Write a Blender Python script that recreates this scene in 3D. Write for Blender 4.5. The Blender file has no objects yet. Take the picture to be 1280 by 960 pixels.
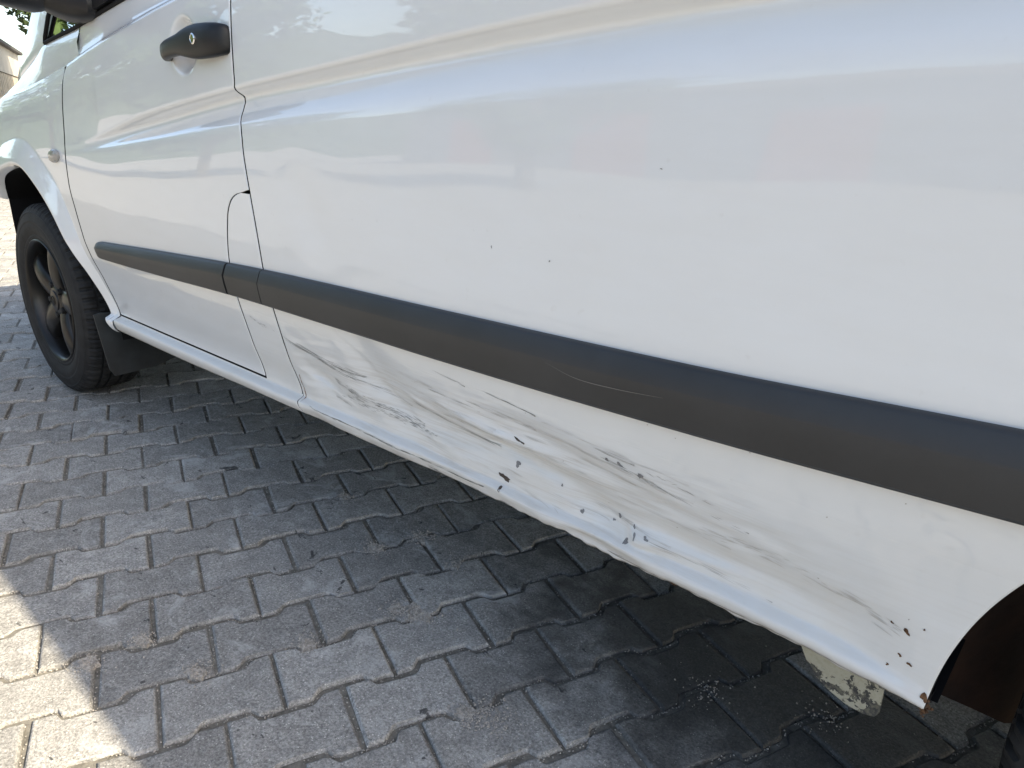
import bpy, math, random
import numpy as np
from mathutils import Matrix, Vector, noise

random.seed(7); np.random.seed(7)
SC = bpy.context.scene
COL = SC.collection
PI = math.pi

# ------------------------------------------------------------------ camera
# world axes: x runs along the van towards its rear, y into the van, z up; origin on the ground at the front wheel
CAM = np.array([2.8769, -0.8113, 0.9821])
RIGHT = np.array([0.7343538, 0.67833212, 0.02429036])
DOWN = np.array([0.24697013, -0.23369122, -0.94042233])
FWD = np.array([-0.63224224, 0.69660171, -0.33913981])
cd = bpy.data.cameras.new('camera'); cam = bpy.data.objects.new('camera', cd); COL.objects.link(cam)
m = Matrix.Identity(4)
for i in range(3):
    m[i][0] = RIGHT[i]; m[i][1] = -DOWN[i]; m[i][2] = -FWD[i]; m[i][3] = CAM[i]
cam.matrix_world = m
cd.sensor_width = 36; cd.lens = 36 * 925 / 1280; cd.clip_start = 0.02; cd.clip_end = 3000
SC.camera = cam

# ------------------------------------------------------------------ sky, sun, exposure
SUN = np.array([1.2, 0.37, 1.0]); SUN = SUN / np.linalg.norm(SUN)      # towards the sun
elev = math.asin(SUN[2]); azim = math.atan2(SUN[0], SUN[1])
W = bpy.data.worlds.new('World'); SC.world = W; W.use_nodes = True
nt = W.node_tree; bg = nt.nodes['Background']
sky = nt.nodes.new('ShaderNodeTexSky'); sky.sky_type = 'NISHITA'; sky.sun_disc = False
sky.sun_elevation = elev; sky.sun_rotation = azim; sky.air_density = 0.9; sky.dust_density = 2.2; sky.ozone_density = 0.9; sky.altitude = 200
wb = nt.nodes.new('ShaderNodeMix'); wb.data_type = 'RGBA'; wb.blend_type = 'MULTIPLY'; wb.inputs[0].default_value = 1.0
wb.inputs[7].default_value = (1.075, 1.0, 0.875, 1)          # camera balanced for the shade
nt.links.new(sky.outputs[0], wb.inputs[6]); nt.links.new(wb.outputs[2], bg.inputs[0]); bg.inputs[1].default_value = 0.15
sd = bpy.data.lights.new('sun', 'SUN'); sd.energy = 4.2; sd.angle = math.radians(0.53); sd.color = (1.0, 0.885, 0.68)
so = bpy.data.objects.new('sun', sd); COL.objects.link(so)
so.rotation_euler = Vector(SUN.tolist()).to_track_quat('Z', 'Y').to_euler()
so.location = (6, 4, 8)
SC.view_settings.view_transform = 'Standard'; SC.view_settings.look = 'None'
SC.view_settings.exposure = 1.45; SC.view_settings.gamma = 1.0
SC.view_settings.use_curve_mapping = False
SC.cycles.max_bounces = 6; SC.cycles.diffuse_bounces = 3; SC.cycles.glossy_bounces = 3; SC.cycles.transmission_bounces = 4; SC.cycles.transparent_max_bounces = 8
SC.cycles.caustics_reflective = False; SC.cycles.caustics_refractive = False

# ------------------------------------------------------------------ helpers
def tag(o, label=None, cat=None, group=None, kind=None):
    if label: o['label'] = label
    if cat: o['category'] = cat
    if group: o['group'] = group
    if kind: o['kind'] = kind
    return o

def empty(name, loc, label, cat, group=None):
    o = bpy.data.objects.new(name, None); COL.objects.link(o); o.location = loc
    o.empty_display_size = 0.2
    return tag(o, label, cat, group)

def mesh(name, V, F, mat, parent=None, smooth=True, angle=35.0, world=True):
    """one mesh object; V in world coordinates (parent sits at its own place, so we subtract it)"""
    me = bpy.data.meshes.new(name)
    V = np.asarray(V, dtype=float)
    if parent is not None and world:
        off = np.array(parent_origin(parent)); V = V - off
    me.from_pydata(V.tolist(), [], F if isinstance(F, list) else F.tolist()); me.update()
    if smooth:
        me.polygons.foreach_set('use_smooth', [True] * len(me.polygons))
        me.set_sharp_from_angle(angle=math.radians(angle))
    for mm in (mat if isinstance(mat, (list, tuple)) else [mat]): me.materials.append(mm)
    o = bpy.data.objects.new(name, me); COL.objects.link(o)
    if parent is not None: o.parent = parent
    return o

def parent_origin(p):
    o = np.zeros(3)
    while p is not None:
        o += np.array(p.location); p = p.parent
    return o

class MB:
    def __init__(s): s.V = []; s.F = []; s.n = 0
    def add(s, V, F):
        V = np.asarray(V, float).reshape(-1, 3)
        s.V.append(V); s.F += [tuple(int(i) + s.n for i in f) for f in F]; s.n += len(V)
        return s
    def box(s, c, d, R=None):
        c = np.array(c, float); d = np.array(d, float) / 2
        v = np.array([[a, b, e] for a in (-1, 1) for b in (-1, 1) for e in (-1, 1)], float) * d
        if R is not None: v = v @ np.asarray(R).T
        return s.add(v + c, [(0, 1, 3, 2), (4, 6, 7, 5), (0, 4, 5, 1), (2, 3, 7, 6), (0, 2, 6, 4), (1, 5, 7, 3)])
    def tube(s, pts, rad, n=10, cap=True):
        pts = np.asarray(pts, float); rad = np.broadcast_to(np.asarray(rad, float), (len(pts),))
        T = np.gradient(pts, axis=0); T /= np.linalg.norm(T, axis=1)[:, None] + 1e-12
        up = np.array([0.13, 0.21, 0.97]); V = []
        for p, t, r in zip(pts, T, rad):
            a = np.cross(t, up)
            if np.linalg.norm(a) < 1e-3: a = np.cross(t, [1, 0, 0])
            a /= np.linalg.norm(a); b = np.cross(t, a)
            for k in range(n):
                th = 2 * PI * k / n; V.append(p + r * (math.cos(th) * a + math.sin(th) * b))
        F = [(i * n + k, i * n + (k + 1) % n, (i + 1) * n + (k + 1) % n, (i + 1) * n + k) for i in range(len(pts) - 1) for k in range(n)]
        if cap: F += [tuple(range(n - 1, -1, -1)), tuple((len(pts) - 1) * n + k for k in range(n))]
        return s.add(V, F)
    def build(s, name, mat, parent=None, **k):
        return mesh(name, np.concatenate(s.V), s.F, mat, parent, **k)

def grid_faces(ni, nj, flip=False, off=0):
    i, j = np.meshgrid(np.arange(ni - 1), np.arange(nj - 1), indexing='ij')
    a = (i * nj + j).ravel() + off; b = a + 1; c = a + nj + 1; d = a + nj
    f = np.stack([a, d, c, b] if flip else [a, b, c, d], 1)
    return f.tolist()

def loft(name, curves, mat, parent, flip=False, sub=1, **k):
    """skin a list of polylines with equal point counts"""
    C = [np.asarray(c, float) for c in curves]
    n = len(C[0]); V = np.concatenate(C)
    return mesh(name, V, grid_faces(len(C), n, flip), mat, parent, **k)

def lin(tab):
    t = np.array(tab, float)
    def f(x):
        x = np.asarray(x, float)
        y = np.interp(x, t[:, 0], t[:, 1])
        s0 = (t[1, 1] - t[0, 1]) / (t[1, 0] - t[0, 0]); s1 = (t[-1, 1] - t[-2, 1]) / (t[-1, 0] - t[-2, 0])
        y = np.where(x < t[0, 0], t[0, 1] + (x - t[0, 0]) * s0, y)
        return np.where(x > t[-1, 0], t[-1, 1] + (x - t[-1, 0]) * s1, y)
    return f

def pchip(tab):
    """smooth monotone curve through a table, straight beyond its ends"""
    t = np.array(tab, float); X = t[:, 0]; Y = t[:, 1]; h = np.diff(X); d = np.diff(Y) / h
    mm = np.zeros(len(X)); mm[0] = d[0]; mm[-1] = d[-1]
    for i in range(1, len(X) - 1):
        if d[i - 1] * d[i] > 0:
            w1 = 2 * h[i] + h[i - 1]; w2 = h[i] + 2 * h[i - 1]; mm[i] = (w1 + w2) / (w1 / d[i - 1] + w2 / d[i])
    def f(x):
        x = np.asarray(x, float); xx = np.clip(x, X[0], X[-1])
        i = np.clip(np.searchsorted(X, xx, side='right') - 1, 0, len(h) - 1)
        u = (xx - X[i]) / h[i]
        y = (2*u**3-3*u**2+1)*Y[i] + (u**3-2*u**2+u)*h[i]*mm[i] + (-2*u**3+3*u**2)*Y[i+1] + (u**3-u**2)*h[i]*mm[i+1]
        return y + np.where(x < X[0], (x - X[0]) * mm[0], 0) + np.where(x > X[-1], (x - X[-1]) * mm[-1], 0)
    return f

def sstep(a, b, x):
    t = np.clip((x - a) / (b - a), 0, 1); return t * t * (3 - 2 * t)

# ------------------------------------------------------------------ materials
def new_mat(name):
    mt = bpy.data.materials.new(name); mt.use_nodes = True
    return mt, mt.node_tree, mt.node_tree.nodes['Principled BSDF']

class N:
    """small node-building helper"""
    def __init__(s, nt): s.nt = nt
    def n(s, t, **k):
        o = s.nt.nodes.new(t)
        for a, b in k.items(): setattr(o, a, b)
        return o
    def l(s, a, b): s.nt.links.new(a, b)
    def pos(s): return s.n('ShaderNodeNewGeometry').outputs['Position']
    def objco(s): return s.n('ShaderNodeTexCoord').outputs['Object']
    def mapping(s, src, scale=(1, 1, 1), rot=(0, 0, 0), loc=(0, 0, 0)):
        o = s.n('ShaderNodeMapping'); s.l(src, o.inputs[0]); o.inputs['Scale'].default_value = scale
        o.inputs['Rotation'].default_value = rot; o.inputs['Location'].default_value = loc; return o.outputs[0]
    def noise(s, src, scale, detail=4, rough=0.55, dist=0.0):
        o = s.n('ShaderNodeTexNoise'); s.l(src, o.inputs['Vector']); o.inputs['Scale'].default_value = scale
        o.inputs['Detail'].default_value = detail; o.inputs['Roughness'].default_value = rough; o.inputs['Distortion'].default_value = dist
        return o.outputs['Fac']
    def voro(s, src, scale, feature='F1', out='Distance'):
        o = s.n('ShaderNodeTexVoronoi', feature=feature); s.l(src, o.inputs['Vector']); o.inputs['Scale'].default_value = scale
        return o.outputs[out]
    def ramp(s, src, stops):
        o = s.n('ShaderNodeValToRGB'); s.l(src, o.inputs[0]); e = o.color_ramp.elements
        while len(e) < len(stops): e.new(0.5)
        for el, (p, c) in zip(e, stops):
            el.position = p; el.color = (c, c, c, 1) if isinstance(c, (int, float)) else (*c, 1)
        return o.outputs[0]
    def mix(s, fac, a, b, blend='MIX'):
        o = s.n('ShaderNodeMix', data_type='RGBA', blend_type=blend)
        for v, i in ((fac, 0), (a, 6), (b, 7)):
            if hasattr(v, 'links'): s.l(v, o.inputs[i])
            else: o.inputs[i].default_value = v if i == 0 else (*v, 1)
        return o.outputs[2]
    def math(s, op, a, b=None, c=None):
        o = s.n('ShaderNodeMath', operation=op)
        for v, i in ((a, 0), (b, 1), (c, 2)):
            if v is None: continue
            if hasattr(v, 'links'): s.l(v, o.inputs[i])
            else: o.inputs[i].default_value = v
        return o.outputs[0]
    def xyz(s, v):
        o = s.n('ShaderNodeSeparateXYZ'); s.l(v, o.inputs[0]); return o.outputs
    def mrange(s, v, a, b, c=0.0, d=1.0, smooth=True):
        o = s.n('ShaderNodeMapRange', interpolation_type='SMOOTHSTEP' if smooth else 'LINEAR')
        s.l(v, o.inputs[0])
        for i, q in enumerate((a, b, c, d)): o.inputs[i + 1].default_value = q
        return o.outputs[0]
    def bump(s, h, strength, dist, bsdf, normal=None):
        o = s.n('ShaderNodeBump'); s.l(h, o.inputs['Height']); o.inputs['Strength'].default_value = strength
        o.inputs['Distance'].default_value = dist
        if normal is not None: s.l(normal, o.inputs['Normal'])
        s.l(o.outputs[0], bsdf.inputs['Normal']); return o.outputs[0]

def simple(name, col, rough=0.5, metal=0.0, coat=0.0, spec=0.5, var=0.0, vscale=8.0, bump=0.0, bscale=200.0):
    mt, t, b = new_mat(name); h = N(t)
    b.inputs['Base Color'].default_value = (*col, 1); b.inputs['Roughness'].default_value = rough
    b.inputs['Metallic'].default_value = metal; b.inputs['Coat Weight'].default_value = coat
    b.inputs['Coat Roughness'].default_value = 0.05; b.inputs['Specular IOR Level'].default_value = spec
    if var:
        f = h.noise(h.objco(), vscale, 6, 0.6)
        c = h.mix(h.ramp(f, [(0.3, 0.0), (0.7, 1.0)]), tuple(x * (1 - var) for x in col), tuple(min(1, x * (1 + var)) for x in col))
        h.l(c, b.inputs['Base Color'])
    if bump:
        h.bump(h.noise(h.objco(), bscale, 3, 0.6), bump, 0.002, b)
    return mt

def make_paint(dirt):
    """white solid paint under clear coat; dirt = scuffed road film low on the flank"""
    mt, t, b = new_mat('white_paint_scuffed' if dirt else 'white_paint'); h = N(t)
    p = h.pos(); x, y, z = h.xyz(p)
    white = (0.72, 0.735, 0.745)
    spk = h.ramp(h.noise(p, 55, 2, 0.5), [(0.70, 0.0), (0.78, 1.0)])
    fine = h.noise(h.mapping(p, (1.2, 1, 5)), 6, 5, 0.6)
    c = h.mix(h.ramp(fine, [(0.35, 0.0), (0.75, 0.22)]), white, (0.65, 0.64, 0.61))
    rough = 0.26
    if dirt:
        st = h.noise(h.mapping(p, (2.2, 1, 60), (0, 0.02, 0)), 3.2, 5, 0.68, 0.35)       # rub streaks along the van
        st2 = h.noise(h.mapping(p, (5, 1, 220), (0, -0.03, 0)), 2.2, 4, 0.7, 0.2)
        patch = h.noise(h.mapping(p, (2.4, 1, 6)), 2.4, 4, 0.6)
        low = h.mrange(z, 0.60, 0.50)
        xm = h.math('MULTIPLY', h.mrange(x, 1.52, 1.9), h.mrange(x, 2.75, 2.25))
        band = h.math('MULTIPLY', low, h.math('MULTIPLY_ADD', xm, 0.8, 0.2))
        a = h.math('MULTIPLY', band, h.mrange(st, 0.42, 0.72))
        a = h.math('MULTIPLY', a, h.mrange(patch, 0.30, 0.62, 0.25, 1.0))
        c = h.mix(h.math('MULTIPLY', a, 0.62), c, (0.47, 0.43, 0.375))
        a2 = h.math('MULTIPLY', h.math('MULTIPLY', band, h.mrange(st2, 0.56, 0.74)), xm)
        c = h.mix(h.math('MULTIPLY', a2, 0.34), c, (0.34, 0.31, 0.275))
        film = h.math('MULTIPLY', h.mrange(z, 0.62, 0.36), h.mrange(h.noise(p, 7, 6, 0.6), 0.3, 0.8, 0.15, 0.5))
        c = h.mix(film, c, (0.60, 0.55, 0.46))
        r = h.math('ADD', h.math('MULTIPLY', low, 0.16), h.math('MULTIPLY', a, 0.25))
        h.l(h.math('ADD', r, 0.24), b.inputs['Roughness'])
        h.l(h.mrange(z, 0.62, 0.50, 1.0, 0.45), b.inputs['Coat Weight'])
    else:
        b.inputs['Roughness'].default_value = rough; b.inputs['Coat Weight'].default_value = 1.0
    c = h.mix(h.math('MULTIPLY', spk, 0.10), c, (0.45, 0.42, 0.38))
    h.l(c, b.inputs['Base Color'])
    b.inputs['Specular IOR Level'].default_value = 0.25; b.inputs['Coat Roughness'].default_value = 0.02; b.inputs['Coat IOR'].default_value = 1.55
    n1 = h.noise(p, 260, 2, 0.5)
    h.bump(n1, 0.05, 0.0006, b)
    return mt

def make_concrete(name, base, stains_shade=True):
    mt, t, b = new_mat(name); h = N(t)
    p = h.pos(); oi = h.n('ShaderNodeObjectInfo').outputs['Random']
    x, y, z = h.xyz(p)
    med = h.noise(p, 26, 4, 0.68)
    fin = h.noise(p, 210, 3, 0.8)
    sp = h.voro(p, 175)
    b0 = tuple(q * 0.72 for q in base); b1 = tuple(min(1, q * 1.22) for q in base)
    c = h.mix(h.ramp(med, [(0.3, 0.0), (0.72, 1.0)]), b0, b1)
    c = h.mix(h.ramp(fin, [(0.34, 0.85), (0.57, 0.0)]), c, tuple(q * 0.36 for q in base))
    c = h.mix(h.ramp(fin, [(0.57, 0.0), (0.76, 0.5)]), c, tuple(min(1, q * 1.75) for q in base))
    grit = h.ramp(sp, [(0.14, 1.0), (0.26, 0.0)])
    gm = h.math('MULTIPLY', grit, h.ramp(h.noise(p, 60, 1, 0.5), [(0.46, 0.0), (0.58, 0.9)]))
    c = h.mix(gm, c, (0.70, 0.68, 0.63))
    # tone of each stone
    tone = h.mrange(oi, 0, 1, 0.82, 1.16, False)
    cc = h.n('ShaderNodeVectorMath', operation='SCALE'); h.l(c, cc.inputs[0]); h.l(tone, cc.inputs['Scale']); c = cc.outputs[0]
    # pale scuffs and dark oil
    sc = h.math('MULTIPLY', h.ramp(h.noise(h.mapping(p, (1.0, 1.3, 1)), 6.5, 5, 0.75, 0.8), [(0.55, 0.0), (0.70, 0.6)]), 1.0)
    c = h.mix(sc, c, (0.58, 0.575, 0.56))
    if stains_shade:
        oil = h.ramp(h.noise(h.mapping(p, (1.0, 1.5, 1)), 13, 4, 0.68, 0.6), [(0.655, 0.0), (0.685, 0.8)])
        c = h.mix(oil, c, (0.035, 0.035, 0.036))
        # wet stain at the rear, spread and darkened to paint shade under the sill
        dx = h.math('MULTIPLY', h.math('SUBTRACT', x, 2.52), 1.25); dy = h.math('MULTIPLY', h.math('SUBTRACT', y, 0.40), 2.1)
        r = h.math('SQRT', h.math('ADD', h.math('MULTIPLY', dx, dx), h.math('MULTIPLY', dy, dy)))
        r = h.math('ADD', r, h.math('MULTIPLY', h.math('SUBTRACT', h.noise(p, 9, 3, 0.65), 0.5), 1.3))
        damp_shade = h.mrange(r, 1.1, 0.35)
        c = h.mix(h.math('MULTIPLY', damp_shade, 0.80), c, (0.022, 0.022, 0.023))
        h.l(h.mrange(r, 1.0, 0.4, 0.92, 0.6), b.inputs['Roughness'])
    else:
        b.inputs['Roughness'].default_value = 0.92
    h.l(c, b.inputs['Base Color'])
    hh = h.math('ADD', h.math('MULTIPLY', fin, 0.5), h.math('MULTIPLY', med, 1.0))
    h.bump(hh, 0.8, 0.005, b)
    b.inputs['Specular IOR Level'].default_value = 0.3
    return mt

M = {}
M['paint'] = make_paint(False)
M['paint_low'] = make_paint(True)
M['paver'] = make_concrete('paver_concrete', (0.368, 0.356, 0.335))
M['paver_far'] = make_concrete('paver_concrete_field', (0.368, 0.355, 0.332), False)
M['sand'] = simple('joint_sand', (0.17, 0.158, 0.135), 0.95, var=0.45, vscale=70, bump=0.8, bscale=400)
M['grit'] = simple('grit', (0.38, 0.35, 0.31), 0.9, var=0.5, vscale=160)
M['plastic'] = simple('grey_trim_plastic', (0.026, 0.028, 0.031), 0.44, spec=0.45, var=0.30, vscale=4, bump=0.14, bscale=900)
M['black_plastic'] = simple('black_plastic', (0.006, 0.0065, 0.008), 0.42, spec=0.4, bump=0.1, bscale=700)
M['seal_shade'] = simple('black_seal_shade', (0.006, 0.006, 0.007), 0.75, spec=0.2)  # rubber seals, and black standing for shade in seams and folded edges
M['underbody'] = simple('underbody_coating', (0.006, 0.006, 0.007), 0.85, spec=0.2, var=0.5, vscale=9)
M['rubber'] = simple('tyre_rubber', (0.016, 0.016, 0.0165), 0.72, spec=0.35, var=0.45, vscale=22, bump=0.25, bscale=300)
M['rim'] = simple('bronze_grey_rim', (0.015, 0.014, 0.0135), 0.30, metal=0.4, spec=0.5, var=0.2, vscale=14)
M['hub_dark'] = simple('brake_dark', (0.010, 0.010, 0.010), 0.7)
M['chrome'] = simple('chrome', (0.75, 0.75, 0.75), 0.12, metal=1.0)
M['flap'] = simple('mud_flap_rubber', (0.018, 0.021, 0.023), 0.55, var=0.5, vscale=12, bump=0.2, bscale=120)
M['scratch'] = simple('scratch_grey', (0.21, 0.20, 0.18), 0.8)
M['rubmark'] = simple('rub_mark_brown', (0.33, 0.305, 0.27), 0.85)
M['smear'] = simple('rub_smear', (0.55, 0.525, 0.48), 0.8)
M['primer'] = simple('bare_primer', (0.20, 0.20, 0.205), 0.8, var=0.3, vscale=120)
M['rust'] = simple('rust', (0.20, 0.075, 0.022), 0.9, var=0.6, vscale=90, bump=0.6, bscale=300)
M['rust_dark'] = simple('rust_dark', (0.026, 0.011, 0.005), 0.92, var=0.7, vscale=14, bump=0.5, bscale=80)
M['rust_mid'] = simple('rust_mid', (0.11, 0.055, 0.025), 0.9, var=0.6, vscale=120)
M['chip_brown'] = simple('chip_brown', (0.07, 0.055, 0.045), 0.85, var=0.4, vscale=150)
M['trim_scratch'] = simple('trim_scratch', (0.16, 0.155, 0.145), 0.8)

mt, t, b = new_mat('window_glass'); h = N(t); t.nodes.remove(b)
fr = h.n('ShaderNodeFresnel'); fr.inputs[0].default_value = 1.33
tr_ = h.n('ShaderNodeBsdfTransparent'); tr_.inputs[0].default_value = (0.80, 0.86, 0.82, 1)
gl_ = h.n('ShaderNodeBsdfGlossy'); gl_.inputs['Roughness'].default_value = 0.01
mx_ = h.n('ShaderNodeMixShader'); h.l(fr.outputs[0], mx_.inputs[0]); h.l(tr_.outputs[0], mx_.inputs[1]); h.l(gl_.outputs[0], mx_.inputs[2])
h.l(mx_.outputs[0], t.nodes['Material Output'].inputs['Surface'])
M['glass'] = mt
mt, t, b = new_mat('indicator_lens')
b.inputs['Base Color'].default_value = (0.30, 0.29, 0.27, 1); b.inputs['Roughness'].default_value = 0.2; b.inputs['Coat Weight'].default_value = 0.5
M['lens'] = mt
# flaked cream paint over dark coating
mt, t, b = new_mat('flaking_cream_paint'); h = N(t); p = h.pos()
f = h.noise(h.mapping(p, (1, 1, 1)), 38, 7, 0.68, 0.3)
zz = h.xyz(p)[2]
f = h.math('ADD', f, h.mrange(zz, 0.30, 0.33, -0.03, 0.09))
c = h.mix(h.ramp(f, [(0.49, 0.0), (0.505, 1.0)]), (0.045, 0.046, 0.047), (0.42, 0.405, 0.32))
c = h.mix(h.math('MULTIPLY', h.ramp(h.noise(p, 150, 3, 0.6), [(0.45, 0.0), (0.65, 0.8)]), 0.5), c, (0.30, 0.28, 0.20))
h.l(c, b.inputs['Base Color']); b.inputs['Roughness'].default_value = 0.8
h.bump(f, 0.5, 0.002, b)
M['flake'] = mt

# ------------------------------------------------------------------ ground, paved yard
def project(P):
    d = np.asarray(P, float) - CAM
    zc = d @ FWD
    return 640 + 925 * (d @ RIGHT) / zc, 480 + 925 * (d @ DOWN) / zc, zc

gr_m = make_concrete('yard_concrete', (0.36, 0.348, 0.325), False)
gx = [-900, -40, -11.0, -10.98, -3, 4.98, 5.0, 40, 900]; gy = [-900, -40, -2.40, -2.38, 2, 5.98, 6.0, 40, 900]
V = [(a, b_, -0.05 if (-10.99 < a < 4.99 and -2.39 < b_ < 5.99) else -0.001) for a in gx for b_ in gy]
ground = mesh('ground', V, grid_faces(9, 9, True), gr_m, smooth=False); tag(ground, kind='structure')

E1 = np.array([0.07179833, 0.18666816]); E2 = np.array([0.13149405, -0.05042897]); O0 = np.array([1.33457108, -0.41011389])
# crest of a wavy bed joint relative to the butt joint at t = 0 (bone-shaped pavers)
WT = [(-0.5, 0.068), (-0.30, 0.068), (-0.255, 0.055), (-0.20, -0.045), (-0.165, -0.078), (0.0, -0.078), (0.18, -0.078), (0.215, -0.06), (0.262, 0.045), (0.30, 0.068), (0.5, 0.068)]
def wave(tt): 
    tt = (np.asarray(tt) + 0.5) % 1.0 - 0.5
    return np.interp(tt, [a for a, _ in WT], [b_ for _, b_ in WT])

def paver_outline(g=0.018, gl=0.038):
    us = [0, 0.165, 0.20, 0.255, 0.30, 0.5, 0.70, 0.745, 0.80, 0.835, 1.0]
    # top edge follows crest about the joints at 0 and 1; bottom edge follows that about 0.5
    ua = np.array([0, 0.09, 0.18, 0.215, 0.262, 0.30, 0.5, 0.70, 0.745, 0.80, 0.835, 0.92, 1.0])
    top = [(u, -0.5 + wave(u) + gl) for u in ua]
    ub = np.array([0, 0.10, 0.20, 0.245, 0.30, 0.335, 0.5, 0.68, 0.715, 0.762, 0.80, 0.9, 1.0])
    bot = [(u, 0.5 + wave(u - 0.5) - gl) for u in ub]
    clampu = lambda u: min(max(u, g), 1 - g)
    return [(clampu(u), v) for u, v in top] + [(clampu(u), v) for u, v in reversed(bot)]
OUT = np.array(paver_outline())
NO = len(OUT)

def paver_geom(seed):
    """bone-shaped block about its own centre: chamfered, slightly chipped edges"""
    rnd = np.random.RandomState(seed)
    c = np.array([0.5, 0.0])
    o = OUT - c
    j = rnd.normal(0, 0.0045, (NO, 2)) * [1, 1.2]
    rings = []
    for k, (ins, z) in enumerate(((0.0, -0.045), (0.0, -0.0050), (0.014, -0.0016), (0.036, 0.0))):
        q = o + j * (1.0 if k else 0.6)
        # inset towards the block's long axis
        ins_v = np.stack([-np.sign(q[:, 0]) * np.clip((np.abs(q[:, 0]) - 0.40) / 0.09, 0, 1) * ins * 0.75, -np.sign(q[:, 1]) * ins], 1)
        q = q + ins_v
        if k in (1, 2):
            chip = np.where(rnd.rand(NO) < 0.10, rnd.rand(NO), 0)
            q = q - np.stack([np.sign(q[:, 0]) * 0, np.sign(q[:, 1]) * chip * 0.03], 1); zz = z - chip * 0.004
        else: zz = np.full(NO, z)
        xy = q[:, :1] * E1 + q[:, 1:] * E2
        rings.append(np.column_stack([xy, np.broadcast_to(zz, NO)]))
    V = np.concatenate(rings)
    F = []
    for r in range(3):
        for k in range(NO):
            F.append((r * NO + k, r * NO + (k + 1) % NO, (r + 1) * NO + (k + 1) % NO, (r + 1) * NO + k))
    h2 = NO // 2          # top as a strip of quads between the two long edges
    for k in range(h2 - 1):
        F.append((3 * NO + k, 3 * NO + k + 1, 3 * NO + NO - 2 - k, 3 * NO + NO - 1 - k))
    return V, F

# bedding sand with the pavers as its children
sb = [(a, b_, -0.0068) for a in (-11, -7, -3, 0, 2, 4, 5) for b_ in (-2.4, -1.5, -1, 0, 1, 3, 6)]
yard = mesh('paved_yard', sb, grid_faces(7, 7, True), M['sand'], smooth=False); tag(yard, kind='structure')

cells = []
for r in range(-75, 42):
    for c in range(-48, 40):
        cc = c + (0.5 if r % 2 else 0.0)
        ctr = O0 + (cc + 0.5) * E1 + r * E2
        if not (-11 < ctr[0] < 4.6 and -2.3 < ctr[1] < 6.0): continue
        cells.append((ctr[0], ctr[1]))
cells = np.array(cells)
P3 = np.column_stack([cells, np.zeros(len(cells))])
u, v, zc = project(P3)
# hidden behind the van's flank?
d = P3 - CAM; tt = (0.0 - CAM[1]) / np.where(np.abs(d[:, 1]) < 1e-6, 1e-6, d[:, 1])
hx = CAM[0] + d[:, 0] * tt; hz = CAM[2] + d[:, 2] * tt
hidden = (tt > 0) & (tt < 1) & (hz > 0.36) & (hx > 0.45) & (hx < 2.9)
inside = (zc > 0.1) & (u > -70) & (u < 1350) & (v > 60) & (v < 1040) & ~hidden
size = np.where(inside, 1.0 / np.maximum(zc, 0.05) ** 2, 0) * (CAM[2] / np.linalg.norm(d, axis=1))
order = np.argsort(-size)
single = set(int(i) for i in order[:300] if size[i] > 0)
VAR = []
for k in range(14):
    V, F = paver_geom(100 + k)
    me = bpy.data.meshes.new('paver'); me.from_pydata(V.tolist(), [], F); me.update()
    me.polygons.foreach_set('use_smooth', [True] * len(me.polygons)); me.set_sharp_from_angle(angle=math.radians(24))
    me.materials.append(M['paver']); VAR.append((me, V, F))
rng = random.Random(11)
keepers = ((zc > 0.1) & (u > -90) & (u < 1380) & (v > 100) & (v < 1060) & ~(hidden & (cells[:, 1] > 1.0))) | ((cells[:, 0] > -1.2) & (cells[:, 1] < 1.0))
far = MB()
for i, (cx, cy) in enumerate(cells):
    if not keepers[i] and i not in single: continue
    k = rng.randrange(14); dz = rng.gauss(0, 0.0016); tx = rng.gauss(0, 0.005); ty = rng.gauss(0, 0.005); rz = rng.choice((0, PI)) + rng.gauss(0, 0.006)
    if i in single:
        o = bpy.data.objects.new('paver', VAR[k][0]); COL.objects.link(o); o.parent = yard
        o.location = (cx + rng.gauss(0, 0.0012), cy + rng.gauss(0, 0.0012), dz); o.rotation_euler = (tx, ty, rz)
    else:
        V = VAR[k][1].copy(); co, si = math.cos(rz), math.sin(rz)
        V = np.column_stack([V[:, 0] * co - V[:, 1] * si, V[:, 0] * si + V[:, 1] * co, V[:, 2] + V[:, 0] * -ty + V[:, 1] * tx])
        if cx < -4 or cy < -3 or cy > 2.2:      # far ones: cap and one skirt only
            keep = np.arange(NO, 4 * NO); V = V[NO:]; F = [tuple(q - NO for q in f) for f in VAR[k][2] if min(f) >= NO]
        else: F = VAR[k][2]
        far.add(V + [cx, cy, dz], F)
fo = far.build('paver_field', M['paver_far'], yard, smooth=True, angle=24); tag(fo, kind='stuff')

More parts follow.
